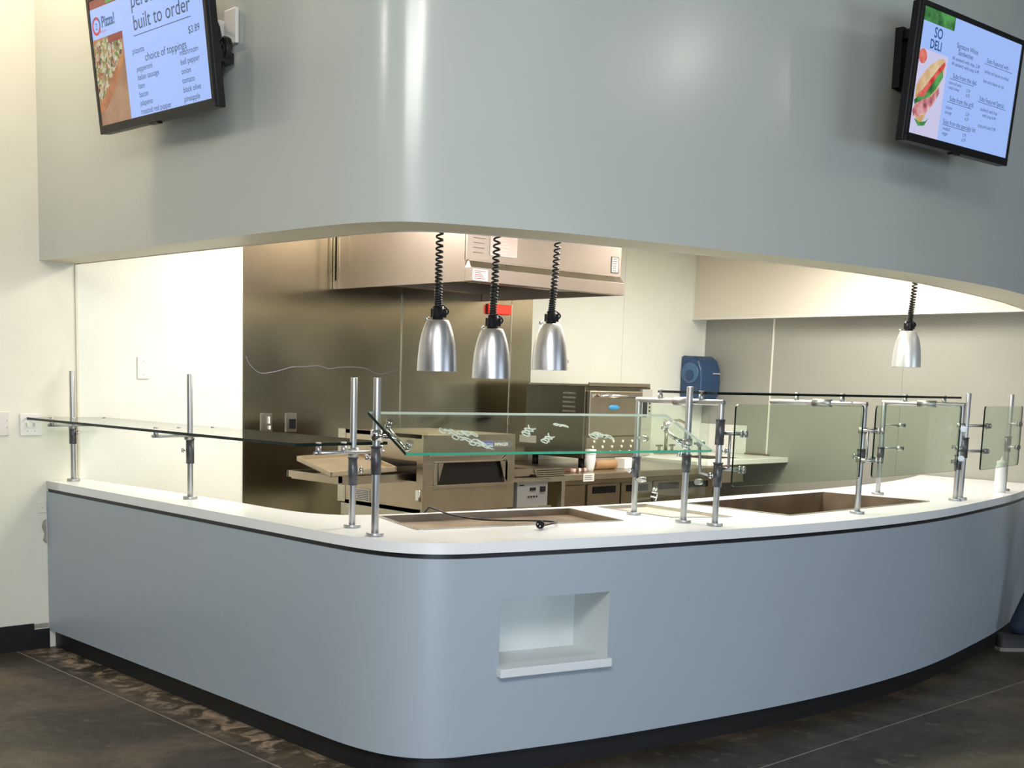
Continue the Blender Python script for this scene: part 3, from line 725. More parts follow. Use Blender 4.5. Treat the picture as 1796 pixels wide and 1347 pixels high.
# ring logo
def ring(mb, mt, cx_, cy_, r0, r1, a0, a1, m, z=-.0026, n=20):
    for k in range(n):
        t0 = a0+(a1-a0)*k/n; t1_ = a0+(a1-a0)*(k+1)/n
        mb.poly([mt @ Vector((cx_+r0*cos(t0), cy_+r0*sin(t0), z)), mt @ Vector((cx_+r1*cos(t0), cy_+r1*sin(t0), z)), mt @ Vector((cx_+r1*cos(t1_), cy_+r1*sin(t1_), z)), mt @ Vector((cx_+r0*cos(t1_), cy_+r0*sin(t1_), z))], m)
ring(mb, mt1, .070, .437, .026, .038, .9, 2*pi-.3, 'screenred'); ring(mb, mt1, .070, .437, .028, .038, -.3, .9, 'screenblue'); ring(mb, mt1, .070, .437, .030, .0345, 1.5, 2.6, 'screenblue', -.0024)
T(mb, mt1, '2', .060, .423, .040, 'screenblue'); rect(mb, mt1, .098, .405, .104, .430, 'screenred', -.0027)
mb.build('lettering', None, s1_)

mt2, w2 = tv((5.010, 2.750, 2.545), (5.968, 2.750, 2.560), R(3.8), .560, 1); h2 = .56
t2, s2_ = build_tv(mt2, w2, h2, 'right menu television listing deli sandwiches, tilted on the bulkhead')
mb = MB(); pw = .25
rect(mb, mt2, bz, .034, bz+pw, .375, 'plate', -.0036)
rect(mb, mt2, bz, h2-bz-.055, bz+pw+.02, h2-bz, 'leafgreen', -.0033)
blob(mb, mt2, [(bz+.035+.035*cos(t/12*2*pi), .345+.03*sin(t/12*2*pi)) for t in range(12)], 'tomato', -.0032)
blob(mb, mt2, [(.035, .225), (.07, .27), (.13, .32), (.20, .355), (.245, .362), (.257, .34), (.25, .30), (.22, .24), (.17, .17), (.13, .10), (.10, .07), (.07, .09), (.04, .14)], 'bread', -.0033)
blob(mb, mt2, [(.045, .185), (.09, .215), (.15, .27), (.20, .315), (.245, .352), (.257, .34), (.22, .28), (.15, .22), (.08, .17)], 'tomato', -.0031)
blob(mb, mt2, [(bz+.01, .165), (.06, .185), (.11, .19), (.15, .235), (.19, .275), (.235, .315), (.25, .29), (.20, .23), (.16, .20), (.10, .165), (.04, .15)], 'leafgreen', -.003)
blob(mb, mt2, [(bz+.005, .125), (.05, .155), (.11, .18), (.17, .20), (.225, .245), (.235, .22), (.19, .165), (.14, .125), (.08, .105), (.04, .10)], 'hamp', -.0029)
blob(mb, mt2, [(.05, .095), (.10, .085), (.15, .095), (.175, .112), (.14, .075), (.09, .068)], 'leafgreen', -.0028)
mb.build('picture', None, s2_)
mb = MB()
T(mb, mt2, 'SO', .125, .432, .058, 'screenblue', bold=.0012); T(mb, mt2, 'DELI', .100, .385, .052, 'screenblue', bold=.0012)
for s, x_, y_, z_ in (('Signature White', .330, .425, .030), ('Sandwiches', .35, .398, .030), ('All sandwich with chips, 5.49', .305, .372, .022), ('All sandwich with soup, 6.49', .305, .350, .022),
                      ('Subs from the deli', .33, .300, .030), ('ham and swiss', .305, .272, .020), ('roast turkey', .305, .252, .020), ('5.29', .47, .262, .020), ('6.29', .47, .242, .020),
                      ('Subs from the grill', .33, .205, .030), ('chicken', .305, .170, .020), ('sausage', .305, .150, .020), ('5.29', .49, .165, .020), ('6.29', .49, .145, .020),
                      ('Subs from the specialty list', .30, .107, .028), ('meatball', .305, .082, .020), ('veggie', .305, .062, .020), ('5.79', .49, .075, .020), ('6.79', .49, .055, .020),
                      ('Subs Featured with', .62, .410, .028), ('turkey and bacon on wheat', .61, .365, .022), ('ham and cheese on rye', .61, .325, .022),
                      ('Subs Featured Special', .60, .245, .028), ('sandwich with fries', .62, .205, .022), ('with soup 6.49', .65, .182, .022), ('soup and salad 5.99', .62, .135, .022)):
    T(mb, mt2, s, x_, y_, z_)
for x0, x1, y_ in ((.31, .53, .293), (.31, .54, .198), (.30, .55, .101), (.60, .88, .402), (.59, .87, .238)): rect(mb, mt2, x0, y_, x1, y_+.002, 'screentext', -.0027)
mb.build('lettering', None, s2_)
# brackets
def bracket(t, mt, w_, h_, wall_z):
    mb = MB()
    for xq in (w_*.32, w_*.62): mb.box((xq, .10, -.085), (xq+.035, h_-.08, -.072), None, mt)
    mb.box((w_*.40, h_*.35, -.15), (w_*.46, h_*.62, -.075), None, mt)
    mb.build('mount_rail', 'blackp', t)
bracket(t1, mt1, w1, h1, 0); bracket(t2, mt2, w2, h2, 0)
mb = MB(); mb.box((2.735, 4.60, 2.66), (2.780, 5.0, 2.95)); mb.build('wall_plate', 'blackp', t1)
mb = MB(); mb.box((2.765, 4.42, 2.72), (2.70, 4.60, 2.76)); mb.build('swing_arm', 'blackp', t1)
mb = MB(); mb.hexa([Vector(p) for p in ((5.02, 3.02, 2.83), (5.05, 3.05, 2.83), (5.35, 3.03, 2.83), (5.35, 2.98, 2.83), (5.02, 3.02, 3.08), (5.05, 3.05, 3.08), (5.35, 3.03, 3.08), (5.35, 2.98, 3.08))])
mb = MB()
mb.box((5.345, 2.985, 2.85), (5.375, 3.030, 3.11)); mb.box((5.375, 2.81, 2.86), (5.42, 3.005, 2.90)); mb.box((5.36, 2.80, 3.06), (5.42, 3.01, 3.10)); mb.box((5.35, 2.99, 2.85), (5.62, 3.02, 3.11))
mb.build('wall_plate', 'blackp', t2)

# power cable and socket behind the left screen
t = thing('wall_socket', (2.765, 4.46, 2.86), 'white wall socket plate beside the left menu television', 'socket')
mb = MB(); mb.box((2.762, 4.405, 2.80), (2.778, 4.49, 2.935)); mb.build('plate', 'white', t, bevel=.003)
mb = MB(); mb.box((2.745, 4.50, 2.82), (2.778, 4.56, 2.90)); mb.build('plug_adapter', 'white', t, bevel=.003)
mb = MB(); cab = []
for k in range(70):
    a_ = k/14*2*pi; cab.append((2.735+.010*sin(k*.7), 4.435+.028*cos(a_), 2.775+.042*sin(a_)))
mb.tube([(2.740, 4.52, 2.89), (2.722, 4.49, 2.895), (2.722, 4.465, 2.86), (2.73, 4.455, 2.80)]+cab+[(2.73, 4.44, 2.70), (2.72, 4.45, 2.65), (2.69, 4.50, 2.63)], .006, n=8)
o = mb.build('power_cable', 'cord'); tag(o, 'coiled black power cable hanging behind the left menu television', 'cable')

# ------------------------------------------------------------------ wall plates and sockets
def plate(x0, x1, z0, z1, label, y=YL, name='switch_plate', m='white', cat='switch', toggles=(), screws=()):
    t = thing(name, ((x0+x1)/2, y, (z0+z1)/2), label, cat)
    mb = MB(); mb.box((x0, y-.007, z0), (x1, y, z1)); mb.build('cover', m, t, bevel=.002)
    for (tx, tz) in toggles:
        mb = MB(); mb.box((tx-.005, y-.02, tz-.012), (tx+.005, y-.007, tz+.010)); mb.build('toggle', 'white', t)
    if screws:
        mb = MB()
        for (tx, tz) in screws: mb.cyl((tx, y-.009, tz), (tx, y-.006, tz), .003, n=8)
        mb.build('screw', 'alu', t)
    return t
plate(2.650, 2.765, 1.147, 1.262, 'white double toggle switch plate on the cream wall left of the counter', toggles=((2.688, 1.205), (2.728, 1.205)), screws=((2.688, 1.235), (2.728, 1.235), (2.688, 1.17), (2.728, 1.17)))
plate(2.48, 2.590, 1.148, 1.272, 'beige box cut off by the left edge of the photo', name='wall_box', m='label', cat='wall box', screws=((2.58, 1.225), (2.58, 1.19)))
plate(3.326, 3.397, 1.455, 1.577, 'blank white cover plate high on the pale kitchen wall', name='blank_plate', cat='cover plate', screws=((3.362, 1.555), (3.362, 1.477)))
plate(2.735, 2.783, .735, .795, 'small painted-over cover plate low on the wall beside the counter', name='blank_plate', m='wall', cat='cover plate', screws=((2.76, .765),))
plate(4.135, 4.215, 1.145, 1.265, 'steel socket with white outlet, left of the two on the stainless wall', y=YL-.006, name='wall_socket', m='steel', cat='socket', toggles=((4.185, 1.235), (4.185, 1.215), (4.19, 1.18)))
o = plate(4.315, 4.395, 1.150, 1.268, 'steel socket with black outlet, right of the two on the stainless wall', y=YL-.006, name='wall_socket', m='steel', cat='socket')
mb = MB(); mb.box((4.338, YL-.018, 1.17), (4.385, YL-.012, 1.23)); mb.build('outlet', 'blackp', o)
plate(6.80, 6.855, 1.60, 1.70, 'white switch plate behind the rightmost clustered heat lamp', toggles=((6.83, 1.65),))
# damaged plaster at the counter's end
mb = MB(); mb.prism([(2.783, YL-.0005, .70), (2.765, YL-.0005, .69), (2.757, YL-.0005, .66), (2.772, YL-.0005, .62), (2.762, YL-.0005, .585), (2.783, YL-.0005, .565)], (0, -.002, 0))
mb.box((2.70, YL-.003, .11), (2.785, YL-.0005, .135))
o = mb.build('chipped_plaster', 'plaster'); tag(o, 'chipped bare plaster patch where the counter meets the left wall', 'wall damage')

# glowing red box added in place of an exit sign's reflection in the steel
t = thing('red_reflection_box', (6.08, YL-.01, 2.0), 'small glowing red box standing in for a reflected sign on the stainless wall', 'reflection stand-in')
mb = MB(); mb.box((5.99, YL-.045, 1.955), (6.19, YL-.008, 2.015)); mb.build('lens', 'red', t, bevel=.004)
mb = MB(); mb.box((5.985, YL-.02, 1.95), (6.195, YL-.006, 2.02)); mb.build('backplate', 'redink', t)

# ------------------------------------------------------------------ extractor hood
hd = thing('extractor_hood', (5.3, 5.7, 2.03), 'large stainless extractor hood over the conveyor oven', 'extractor hood')
HX0, HX1, HY0, HZ = 4.665, 5.95, 5.05, 2.032
mb = MB(); th = .02
mb.box((HX0, HY0+.05, HZ), (HX0+th, YL-.01, 2.59)); mb.box((HX1-th, HY0+.05, HZ), (HX1, YL-.01, 2.59)); mb.box((HX0, YL-.04, HZ+.05), (HX1, YL-.01, 2.59)); mb.box((HX0, HY0+.05, 2.57), (HX1, YL-.01, 2.59))
mb.build('canopy', 'steelhood', hd)
mb = MB(); mb.box((HX0, HY0+.035, HZ+.115), (HX1, HY0+.055, 2.59)); mb.build('front_panel', 'steelhood', hd)
mb = MB(); mb.box((HX0, HY0, HZ), (HX1, HY0+.05, HZ+.075)); mb.box((HX0+.01, HY0+.03, HZ+.07), (HX1-.01, HY0+.05, HZ+.12), 'steeldark' if False else None); mb.build('front_lip', 'steelhood', hd, bevel=.002)
mb = MB(); mb.hexa([Vector(p) for p in ((HX0, HY0+.005, HZ+.075), (HX1, HY0+.005, HZ+.075), (HX1, HY0+.05, HZ+.075), (HX0, HY0+.05, HZ+.075), (HX0+.01, HY0+.033, HZ+.116), (HX1-.01, HY0+.033, HZ+.116), (HX1, HY0+.05, HZ+.116), (HX0, HY0+.05, HZ+.116))]); mb.build('gutter', 'steel', hd)
mb = MB(); mb.box((HX0+.02, HY0+.05, HZ+.13), (HX1-.02, YL-.04, HZ+.15))
for k in range(16): mb.box((HX0+.06+k*.075, HY0+.2, HZ+.105), (HX0+.075+k*.075, YL-.08, HZ+.13))
mb.build('filter_bank', 'steeldark', hd)
mb = MB(); mb.box((HX0+.02, HY0+.35, HZ+.03), (HX1-.02, HY0+.39, HZ+.06)); mb.build('inner_rail', 'steel', hd)
mb = MB(); mb.box((HX0-.004, YL-.07, HZ), (HX0, YL-.06, 2.59)); mb.box((HX0-.004, YL-.17, HZ), (HX0-.001, YL-.165, 2.59)); mb.box((HX0-.006, YL-.03, HZ), (HX0, YL-.01, 2.59)); mb.build('side_flashing', 'steel', hd)
yl = HY0+.034
def lab(nm, x0, x1, z0, z1, m, y=yl, lines=0, border=False, inkm='ink'):
    mb = MB(); mb.box((x0, y-.0015, z0), (x1, y, z1), m)
    if border:
        b_ = .004
        for (a_, c_) in (((x0, z0), (x1, z0+b_)), ((x0, z1-b_), (x1, z1)), ((x0, z0), (x0+b_, z1)), ((x1-b_, z0), (x1, z1))): mb.box((a_[0], y-.0022, a_[1]), (c_[0], y-.0016, c_[1]), inkm)
    for k in range(lines):
        zz = z1-(z1-z0)*(k+1)/(lines+1); w_ = (x1-x0)*random.uniform(.45, .85); mb.box((x0+.012, y-.0022, zz-.0018), (x0+.012+w_*.9, y-.0016, zz+.0018), inkm)
    return mb.build(nm, None, hd)
lab('warning_label', 4.835, 5.045, 2.185, 2.345, 'pinklabel', lines=8, border=True, inkm='label')
lab('caution_label', 5.86, 5.925, 2.165, 2.262, 'label', lines=6, border=True)
lab('certificate_label', 4.675, 4.79, 2.038, 2.098, 'label', y=HY0, lines=5, inkm='redink')
mb = MB()
for k in range(7): mb.box((4.71, yl-.0012, 2.19+.026*k), (4.71+random.uniform(.07, .11), yl, 2.1925+.026*k))
add_text(mb, 'JOHNSON', .032, frame((4.715, yl-.0015, 2.372), (1, 0, 0), (0, 0, 1)), bold=.0006); mb.cyl((4.765, yl-.0015, 2.352), (4.765, yl, 2.352), .009)
mb.build('engraved_plate', 'ink', hd)

# ------------------------------------------------------------------ conveyor pizza oven
ov = thing('conveyor_oven', (4.65, 5.4, .78), 'stainless conveyor pizza oven with glass front window under the hood', 'oven')
OX0, OX1, OY0, OY1, OZ0, OZ1 = 4.305, 5.0, 5.0, 5.75, .775, 1.197
WX0, WX1, WZ0, WZ1 = 4.405, 4.915, .925, 1.045
mb = MB()
mb.box((OX0, OY0+.012, OZ1-.02), (OX1, OY1, OZ1)); mb.box((OX0, OY1-.02, OZ0), (OX1, OY1, OZ1)); mb.box((OX0, OY0+.012, OZ0), (OX1, OY1, OZ0+.02))
for xs_ in (OX0, OX1-.02):
    mb.box((xs_, OY0+.012, OZ0), (xs_+.02, OY1, .945)); mb.box((xs_, OY0+.012, 1.055), (xs_+.02, OY1, OZ1)); mb.box((xs_, OY0+.012, .945), (xs_+.02, OY0+.05, 1.055)); mb.box((xs_, OY1-.08, .945), (xs_+.02, OY1, 1.055))
mb.build('body', 'ovensteel', ov)
mb = MB()
mb.box((OX0+.028, OY0, OZ0), (OX1, OY0+.012, WZ0)); mb.box((OX0+.028, OY0, WZ1), (OX1, OY0+.012, OZ1)); mb.box((OX0+.028, OY0, WZ0), (WX0, OY0+.012, WZ1)); mb.box((WX1, OY0, WZ0), (OX1, OY0+.012, WZ1))
mb.build('front_door', 'ovensteel', ov, bevel=.002)
mb = MB(); mb.box((OX0, OY0-.002, OZ0), (OX0+.028, OY0+.012, OZ1)); mb.build('corner_post', 'ovensteel', ov)
mb = MB(); mb.box((WX0, OY0+.01, WZ0), (WX1, OY0+.014, WZ1)); wn = mb.build('window_pane', 'ovenglass', ov)
mb = MB()
for a_, c_ in (((WX0-.02, WZ0-.02), (WX1+.02, WZ0)), ((WX0-.02, WZ1), (WX1+.02, WZ1+.008)), ((WX0-.02, WZ0), (WX0, WZ1)), ((WX1, WZ0), (WX1+.02, WZ1))): mb.box((a_[0], OY0-.010, a_[1]), (c_[0], OY0, c_[1]))
mb.prism([(WX0+.005, OY0-.004, WZ1), (WX0+.045, OY0-.004, WZ1), (WX0+.012, OY0-.004, WZ0+.02)], (0, -.004, 0)); mb.prism([(WX1+.02, OY0-.004, WZ1+.04), (WX1-.04, OY0-.004, WZ1), (WX1-.004, OY0-.004, WZ0+.02), (WX1+.02, OY0-.004, WZ0)], (0, -.006, 0))
mb.build('window_frame', 'ovensteel', wn, bevel=.002)
mb = MB(); mb.box((WX0-.06, OY0-.008, WZ1+.035), (WX1+.05, OY0-.001, WZ1+.045)); mb.build('trim_rail', 'steeldark', ov)
mb = MB(); mb.box((4.735, OY0-.004, 1.118), (4.97, OY0, 1.162), 'ink'); mb.box((4.74, OY0-.005, 1.123), (4.822, OY0-.003, 1.157), 'navy')
add_text(mb, 'LINCOLN', .021, frame((4.744, OY0-.0055, 1.133), (1, 0, 0), (0, 0, 1)), 'label', xs=.78); add_text(mb, 'IMPINGER', .025, frame((4.828, OY0-.0055, 1.131), (1, 0, 0), (0, 0, 1)), 'label', bold=.0005, xs=.98)
mb.build('name_badge', None, ov)
mb = MB(); mb.box((OX0-.005, OY0+.02, .845), (OX0-.001, OY0+.05, .90)); mb.cyl((OX0-.004, OY0+.018, .84), (OX0-.004, OY0+.018, .905), .005); mb.build('hinge', 'chrome', ov)
mb = MB(); mb.box((OX0-.003, OY1-.30, .80), (OX0-.001, OY1-.13, .87), 'label')
for k in range(6): mb.box((OX0-.0045, OY1-.29, .806+.010*k), (OX0-.003, OY1-.14+random.uniform(-.05, 0), .809+.010*k), 'ink')
mb.build('rating_label', None, ov)
mb = MB()
for k in range(14): mb.box((OX0-.006, OY1-.06, .80+.028*k), (OX0-.001, OY1-.01, .815+.028*k))
mb.box((OX0-.004, OY1-.07, .78), (OX0-.001, OY1, 1.20), 'steel'); mb.build('rear_vent', 'steel', ov)
mb = MB(); mb.box((3.86, 5.14, .945), (OX1+.30, 5.155, .98)); mb.box((3.86, 5.61, .945), (OX1+.30, 5.625, .98)); mb.box((3.86, 5.14, .945), (3.875, 5.62, .98)); mb.box((3.88, 5.15, .935), (OX1+.28, 5.61, .950), 'ovensteel')
mb.build('conveyor_bed', None if False else 'ovensteel', ov)
mb = MB()
for k in range(26): mb.cyl((3.89+k*.016, 5.16, .960), (3.89+k*.016, 5.60, .960), .0025, n=6)
mb.build('conveyor_belt', 'steel', ov)
mb = MB(); bxx = 5.02; mb.box((bxx, 4.99, .775), (5.27, 5.40, .925)); cb = mb.build('control_box', mat('control_box_face', (.30, .29, .28), .4, metal=.5), ov, bevel=.002)
mb = MB(); mb.box((5.12, 4.984, .868), (5.165, 4.99, .885)); mb.box((5.205, 4.982, .858), (5.245, 4.99, .89))
for k in range(4): mb.cyl((5.11+.022*k, 4.984, .832), (5.11+.022*k, 4.99, .832), .005, n=10)
mb.box((5.035, 4.987, .898), (5.07, 4.99, .904)); mb.build('control_panel', 'blackp', cb)
mb = MB(); mb.box((5.0, 4.975, .920), (5.29, 5.40, .930)); mb.box((5.0, 4.975, .768), (5.29, 5.40, .777)); mb.build('control_box_flange', 'steel', cb)
mb = MB(); mb.box((4.32, 5.03, .70), (4.98, 5.74, .77)); mb.box((4.34, 5.05, .10), (4.38, 5.09, .70)); mb.box((4.92, 5.05, .10), (4.96, 5.09, .70)); mb.box((4.34, 5.66, .10), (4.38, 5.70, .70)); mb.box((4.92, 5.66, .10), (4.96, 5.70, .70)); mb.box((4.34, 5.05, .18), (4.96, 5.70, .2))
for x_ in (4.36, 4.94):
    for y_ in (5.07, 5.68): mb.cyl((x_-.015, y_, .055), (x_+.015, y_, .055), .055, n=18)
mb.build('stand', 'steel', ov)
# crumb tray lying skewed on the conveyor
mt = Matrix.Translation((4.07, 5.37, 1.014)) @ Matrix.Rotation(R(-14), 4, 'Z') @ Matrix.Rotation(R(6), 4, 'X') @ Matrix.Rotation(R(-4), 4, 'Y')
mb = MB(); a_ = .19; b_ = .25
mb.box((-a_, -b_, 0), (a_, b_, .004), None, mt)
for p_, q_ in (((-a_, -b_, 0), (-a_+.01, b_, .026)), ((a_-.01, -b_, 0), (a_, b_, .026)), ((-a_, -b_, 0), (a_, -b_+.01, .026)), ((-a_, b_-.01, 0), (a_, b_, .026))): mb.box(p_, q_, None, mt)
o = mb.build('crumb_tray', mat('tan_tray', (.42, .34, .24), .4, metal=.8, noise=.1)); tag(o, 'shallow tan metal tray lying askew on the conveyor beside the pizza oven', 'tray')

# stacked pans right of the oven
for k in range(4):
    mb = MB(); z_ = .93+.012*k
    mb.box((5.30, 5.12+.004*k, z_), (5.55, 5.72, z_+.003)); mb.box((5.30, 5.12+.004*k, z_), (5.55, 5.126+.004*k, z_+.011)); mb.box((5.30, 5.12, z_), (5.306, 5.72, z_+.011))
    o = mb.build('baking_sheet', 'ovensteel'); o.location = (0, 0, 0)
    tag(o, ['steel baking sheet at the bottom of the stack beside the oven', 'steel baking sheet second from the bottom of the stack', 'steel baking sheet second from the top of the stack', 'steel baking sheet on top of the stack beside the oven'][k], 'baking sheet', 'stacked baking sheets')
mb = MB(); mb.box((5.305, 5.10, .90), (5.57, 5.75, .93)); mb.box((5.31, 5.12, 0), (5.34, 5.15, .90)); mb.box((5.53, 5.12, 0), (5.56, 5.15, .90)); mb.box((5.31, 5.70, 0), (5.34, 5.73, .90)); mb.box((5.53, 5.70, 0), (5.56, 5.73, .90))
o = mb.build('small_stand', 'steel'); tag(o, 'narrow steel stand carrying the baking sheets between oven and chef base', 'stand')

# ------------------------------------------------------------------ refrigerated prep base
pr = thing('prep_table', (6.3, 5.7, 0), 'long stainless prep base with recessed drawer handles right of the conveyor oven', 'prep table')
mb = MB(); mb.box((5.60, 5.19, .885), (7.25, 6.30, .93)); mb.build('tabletop', 'ovensteel', pr, bevel=.006)
mb = MB(); mb.box((5.63, 5.235, .12), (7.22, 6.29, .885)); mb.build('cabinet', 'prep', pr)
for k, (x0, x1) in enumerate(((5.66, 5.86), (5.885, 6.20), (6.215, 6.53), (6.545, 6.86), (6.875, 7.19))):
    mb = MB(); mb.box((x0, 5.222, .50), (x1, 5.236, .855)); d_ = mb.build('drawer' if k else 'side_panel', 'prep', pr, bevel=.003)
    if k:
        mb = MB(); mb.box((x0+.05, 5.216, .795), (x1-.05, 5.223, .838)); mb.build('recessed_handle', 'cavity', d_)
    mb = MB(); mb.box((x0, 5.222, .14), (x1, 5.236, .485)); mb.build('drawer' if k else 'side_panel', 'prep', pr, bevel=.003)
for x_ in (5.70, 7.15):
    for y_ in (5.30, 6.2): mb = MB(); mb.cyl((x_, y_, 0), (x_, y_, .12), .025, n=14); mb.build('foot', 'steel', pr)
mb = MB(); mb.box((5.80, 5.186, .880), (5.90, 5.189, .93), 'label')
for k in range(3): mb.box((5.81, 5.1845, .892+.011*k), (5.88, 5.186, .895+.011*k), 'ink')
mb.build('price_label', None, pr)
mb = MB(); mb.box((5.625, 5.186, .9), (5.70, 5.189, .915)); mb.build('maker_plate', 'steel', pr)

# ------------------------------------------------------------------ speed oven on the prep base
so_ = thing('speed_oven', (6.5, 5.85, .93), 'tall stainless countertop speed oven with bar handle on the prep base', 'oven')
TX0, TX1, TY0, TY1 = 6.14, 6.82, 5.50, 6.05
mb = MB(); mb.box((TX0, TY0+.01, .995), (TX1, TY1, 1.475)); mb.build('body', mat('speed_oven_steel', (.16, .145, .11), .3, metal=1, noise=.1, scale=4), so_, bevel=.004)
for x_ in (TX0+.05, TX1-.05):
    for y_ in (TY0+.06, TY1-.06): mb = MB(); mb.cyl((x_, y_, .93), (x_, y_, .997), .022, n=14); mb.build('foot', 'blackp', so_)
mb = MB(); mb.box((TX0+.02, TY0-.02, 1.145), (TX1-.12, TY0+.01, 1.445)); dr = mb.build('door', 'ovensteel', so_, bevel=.006)
mb = MB(); mb.cyl((TX0+.09, TY0-.060, 1.412), (TX1-.21, TY0-.060, 1.412), .011, n=14)
mb.cyl((TX0+.10, TY0-.060, 1.412), (TX0+.10, TY0-.02, 1.412), .009); mb.cyl((TX1-.22, TY0-.060, 1.412), (TX1-.22, TY0-.02, 1.412), .009); mb.build('handle', 'chrome', dr)
mb = MB(); mb.lathe((TX0+.265, TY0-.021, 1.335), [(0, -.004), (.052, -.003), (.055, 0)], n=28, axis='y')
for v_ in mb.bm.verts: v_.co.z = 1.335+(v_.co.z-1.335)*.34
bd = mb.build('badge', 'bluebadge', dr)
mb = MB(); mb.box((TX0+.02, TY0-.006, 1.00), (TX1-.12, TY0+.01, 1.135)); kp = mb.build('grille_panel', 'ovensteel', so_)
for r_ in range(3):
    for c_ in range(5):
        mb = MB(); cx_ = TX0+.09+c_*.098-.012*r_; mb.cyl((cx_, TY0-.014, 1.108-.036*r_), (cx_, TY0-.006, 1.108-.036*r_), .009, n=12); mb.build('vent_stud', 'label', kp)
mb = MB(); mb.box((TX1-.11, TY0-.01, 1.0), (TX1, TY0+.01, 1.46)); cpn = mb.build('control_column', mat('pale_column', (.62, .60, .54), .35, metal=.6), so_)
mb = MB(); mb.box((TX1-.10, TY0-.013, 1.27), (TX1-.055, TY0-.01, 1.40))
for k in range(5): mb.cyl((TX1-.028, TY0-.014, 1.39-.026*k), (TX1-.028, TY0-.01, 1.39-.026*k), .007, n=10)
mb.build('keypad', 'blackp', cpn)
mb = MB()
for k in range(5):
    z_ = 1.30+.030*k; mb.box((TX0-.005, TY0+.09, z_), (TX0, TY0+.20, z_+.012))
mb.build('side_louvre', 'steel', so_)
mb = MB(); mb.box((TX0-.002, TY0+.44, 1.075), (TX0, TY0+.60, 1.125)); mb.build('rating_label', 'label', so_)
mb = MB(); mb.box((TX0+.02, TY0-.01, 1.475), (TX1-.03, TY0+.55, 1.487)); mb.box((TX0+.02, TY0-.01, 1.487), (TX1-.03, TY0, 1.498)); o = mb.build('baking_tray', 'ovensteel'); tag(o, 'flat steel tray lying on top of the speed oven', 'tray')

# small items on the prep base
def squeeze_bottle(x, y, z, h, r, label, m='milky'):
    t = thing('squeeze_bottle' , (x, y, z), label, 'bottle')
    mb = MB(); mb.lathe((x, y, z), [(0, 0), (r, 0), (r, h*.08), (r*.97, h*.70), (r*.80, h*.78), (r*.78, h*.80)], n=24); mb.build('body', m, t)
    mb = MB(); mb.lathe((x, y, z), [(r*.86, h*.79), (r*.86, h*.87), (r*.4, h*.89), (r*.22, h*.93), (r*.10, h), (0, h)], n=24); mb.build('nozzle_cap', m, t)
    return t
squeeze_bottle(7.42, 3.295, ZT, .215, .033, 'white plastic squeeze bottle standing on the worktop at the right')
t = thing('white_canister', (6.02, 5.33, .93), 'white plastic canister standing at the front of the prep base', 'canister')
mb = MB(); mb.lathe((6.02, 5.33, .93), [(0, 0), (.022, 0), (.026, .02), (.033, .06), (.034, .105), (.030, .112)], n=20); mb.build('cup', 'milky', t)
mb = MB(); mb.lathe((6.02, 5.33, .93), [(.036, .11), (.036, .14), (.0, .142)], n=20); mb.build('lid', 'white', t)
mb = MB(); mb.cyl((6.13, 5.40, .962), (6.34, 5.40, .962), .032, n=24); mb.cyl((6.128, 5.40, .962), (6.13, 5.40, .962), .012, m=None)
o = mb.build('film_roll', 'cardboard'); tag(o, 'brown cardboard roll lying beside the white canister on the prep base', 'roll')
mb = MB(); mb.box((6.40, 5.36, .93), (6.52, 5.45, 1.0)); o = mb.build('white_carton', 'whiteboard', bevel=.003); tag(o, 'small white carton right of the brown roll on the prep base', 'box')
for k in range(12):
    x_ = 5.66+.027*k+random.uniform(-.006, .006); y_ = 5.40-.008*k+random.uniform(-.03, .03)
    mt = Matrix.Translation((x_, y_, .940)) @ Matrix.Rotation(random.uniform(0, 3), 4, 'Z') @ Matrix.Rotation(random.uniform(-.25, .25), 4, 'X')
    mb = MB(); mb.box((-.017, -.012, -.009), (.017, .012, .011), None, mt); o = mb.build('condiment_packet', ['brownbit', 'label', 'brownbit', 'pinklabel'][k % 4], bevel=.003)
    tag(o, 'tiny condiment packet scattered on the prep base before the speed oven', 'packet', 'packets scattered on the prep base')

# ------------------------------------------------------------------ sink counter, splash board, tap
sk = thing('hand_sink', (7.9, 5.8, .96), 'white wall-hung sink counter in the far kitchen corner', 'sink')
xr = bx(5.45)
mb = MB(); mb.box((7.28, 5.42, .915), (7.60, 6.30, .955)); mb.box((8.05, 5.42, .915), (xr-.001, 6.30, .955)); mb.box((7.60, 5.42, .915), (8.05, 5.55, .955)); mb.box((7.60, 5.95, .915), (8.05, 6.30, .955)); mb.build('top', 'whiteboard', sk, bevel=.004)
mb = MB()
mb.box((7.60, 5.55, .78), (7.61, 5.95, .95)); mb.box((8.04, 5.55, .78), (8.05, 5.95, .95)); mb.box((7.60, 5.55, .78), (8.05, 5.56, .95)); mb.box((7.60, 5.94, .78), (8.05, 5.95, .95)); mb.box((7.60, 5.55, .77), (8.05, 5.95, .78)); mb.build('basin', 'steel', sk)
mb = MB(); mb.box((7.28, 5.45, .905), (xr-.03, 5.47, .915)); mb.build('support_rail', 'steeldark', sk)
mb = MB(); mb.hexa([Vector(p) for p in ((bx(5.83)-.012, 5.83, .955), (bx(5.83)-.002, 5.83, .955), (BX0-.002, YL-.001, .955), (BX0-.012, YL-.001, .955), (bx(5.83)-.012, 5.83, 1.185), (bx(5.83)-.002, 5.83, 1.185), (BX0-.002, YL-.001, 1.185), (BX0-.012, YL-.001, 1.185))])
mb.box((7.50, YL-.012, .955), (BX0-.012, YL-.001, 1.20)); mb.build('splashback', 'whiteboard', sk)
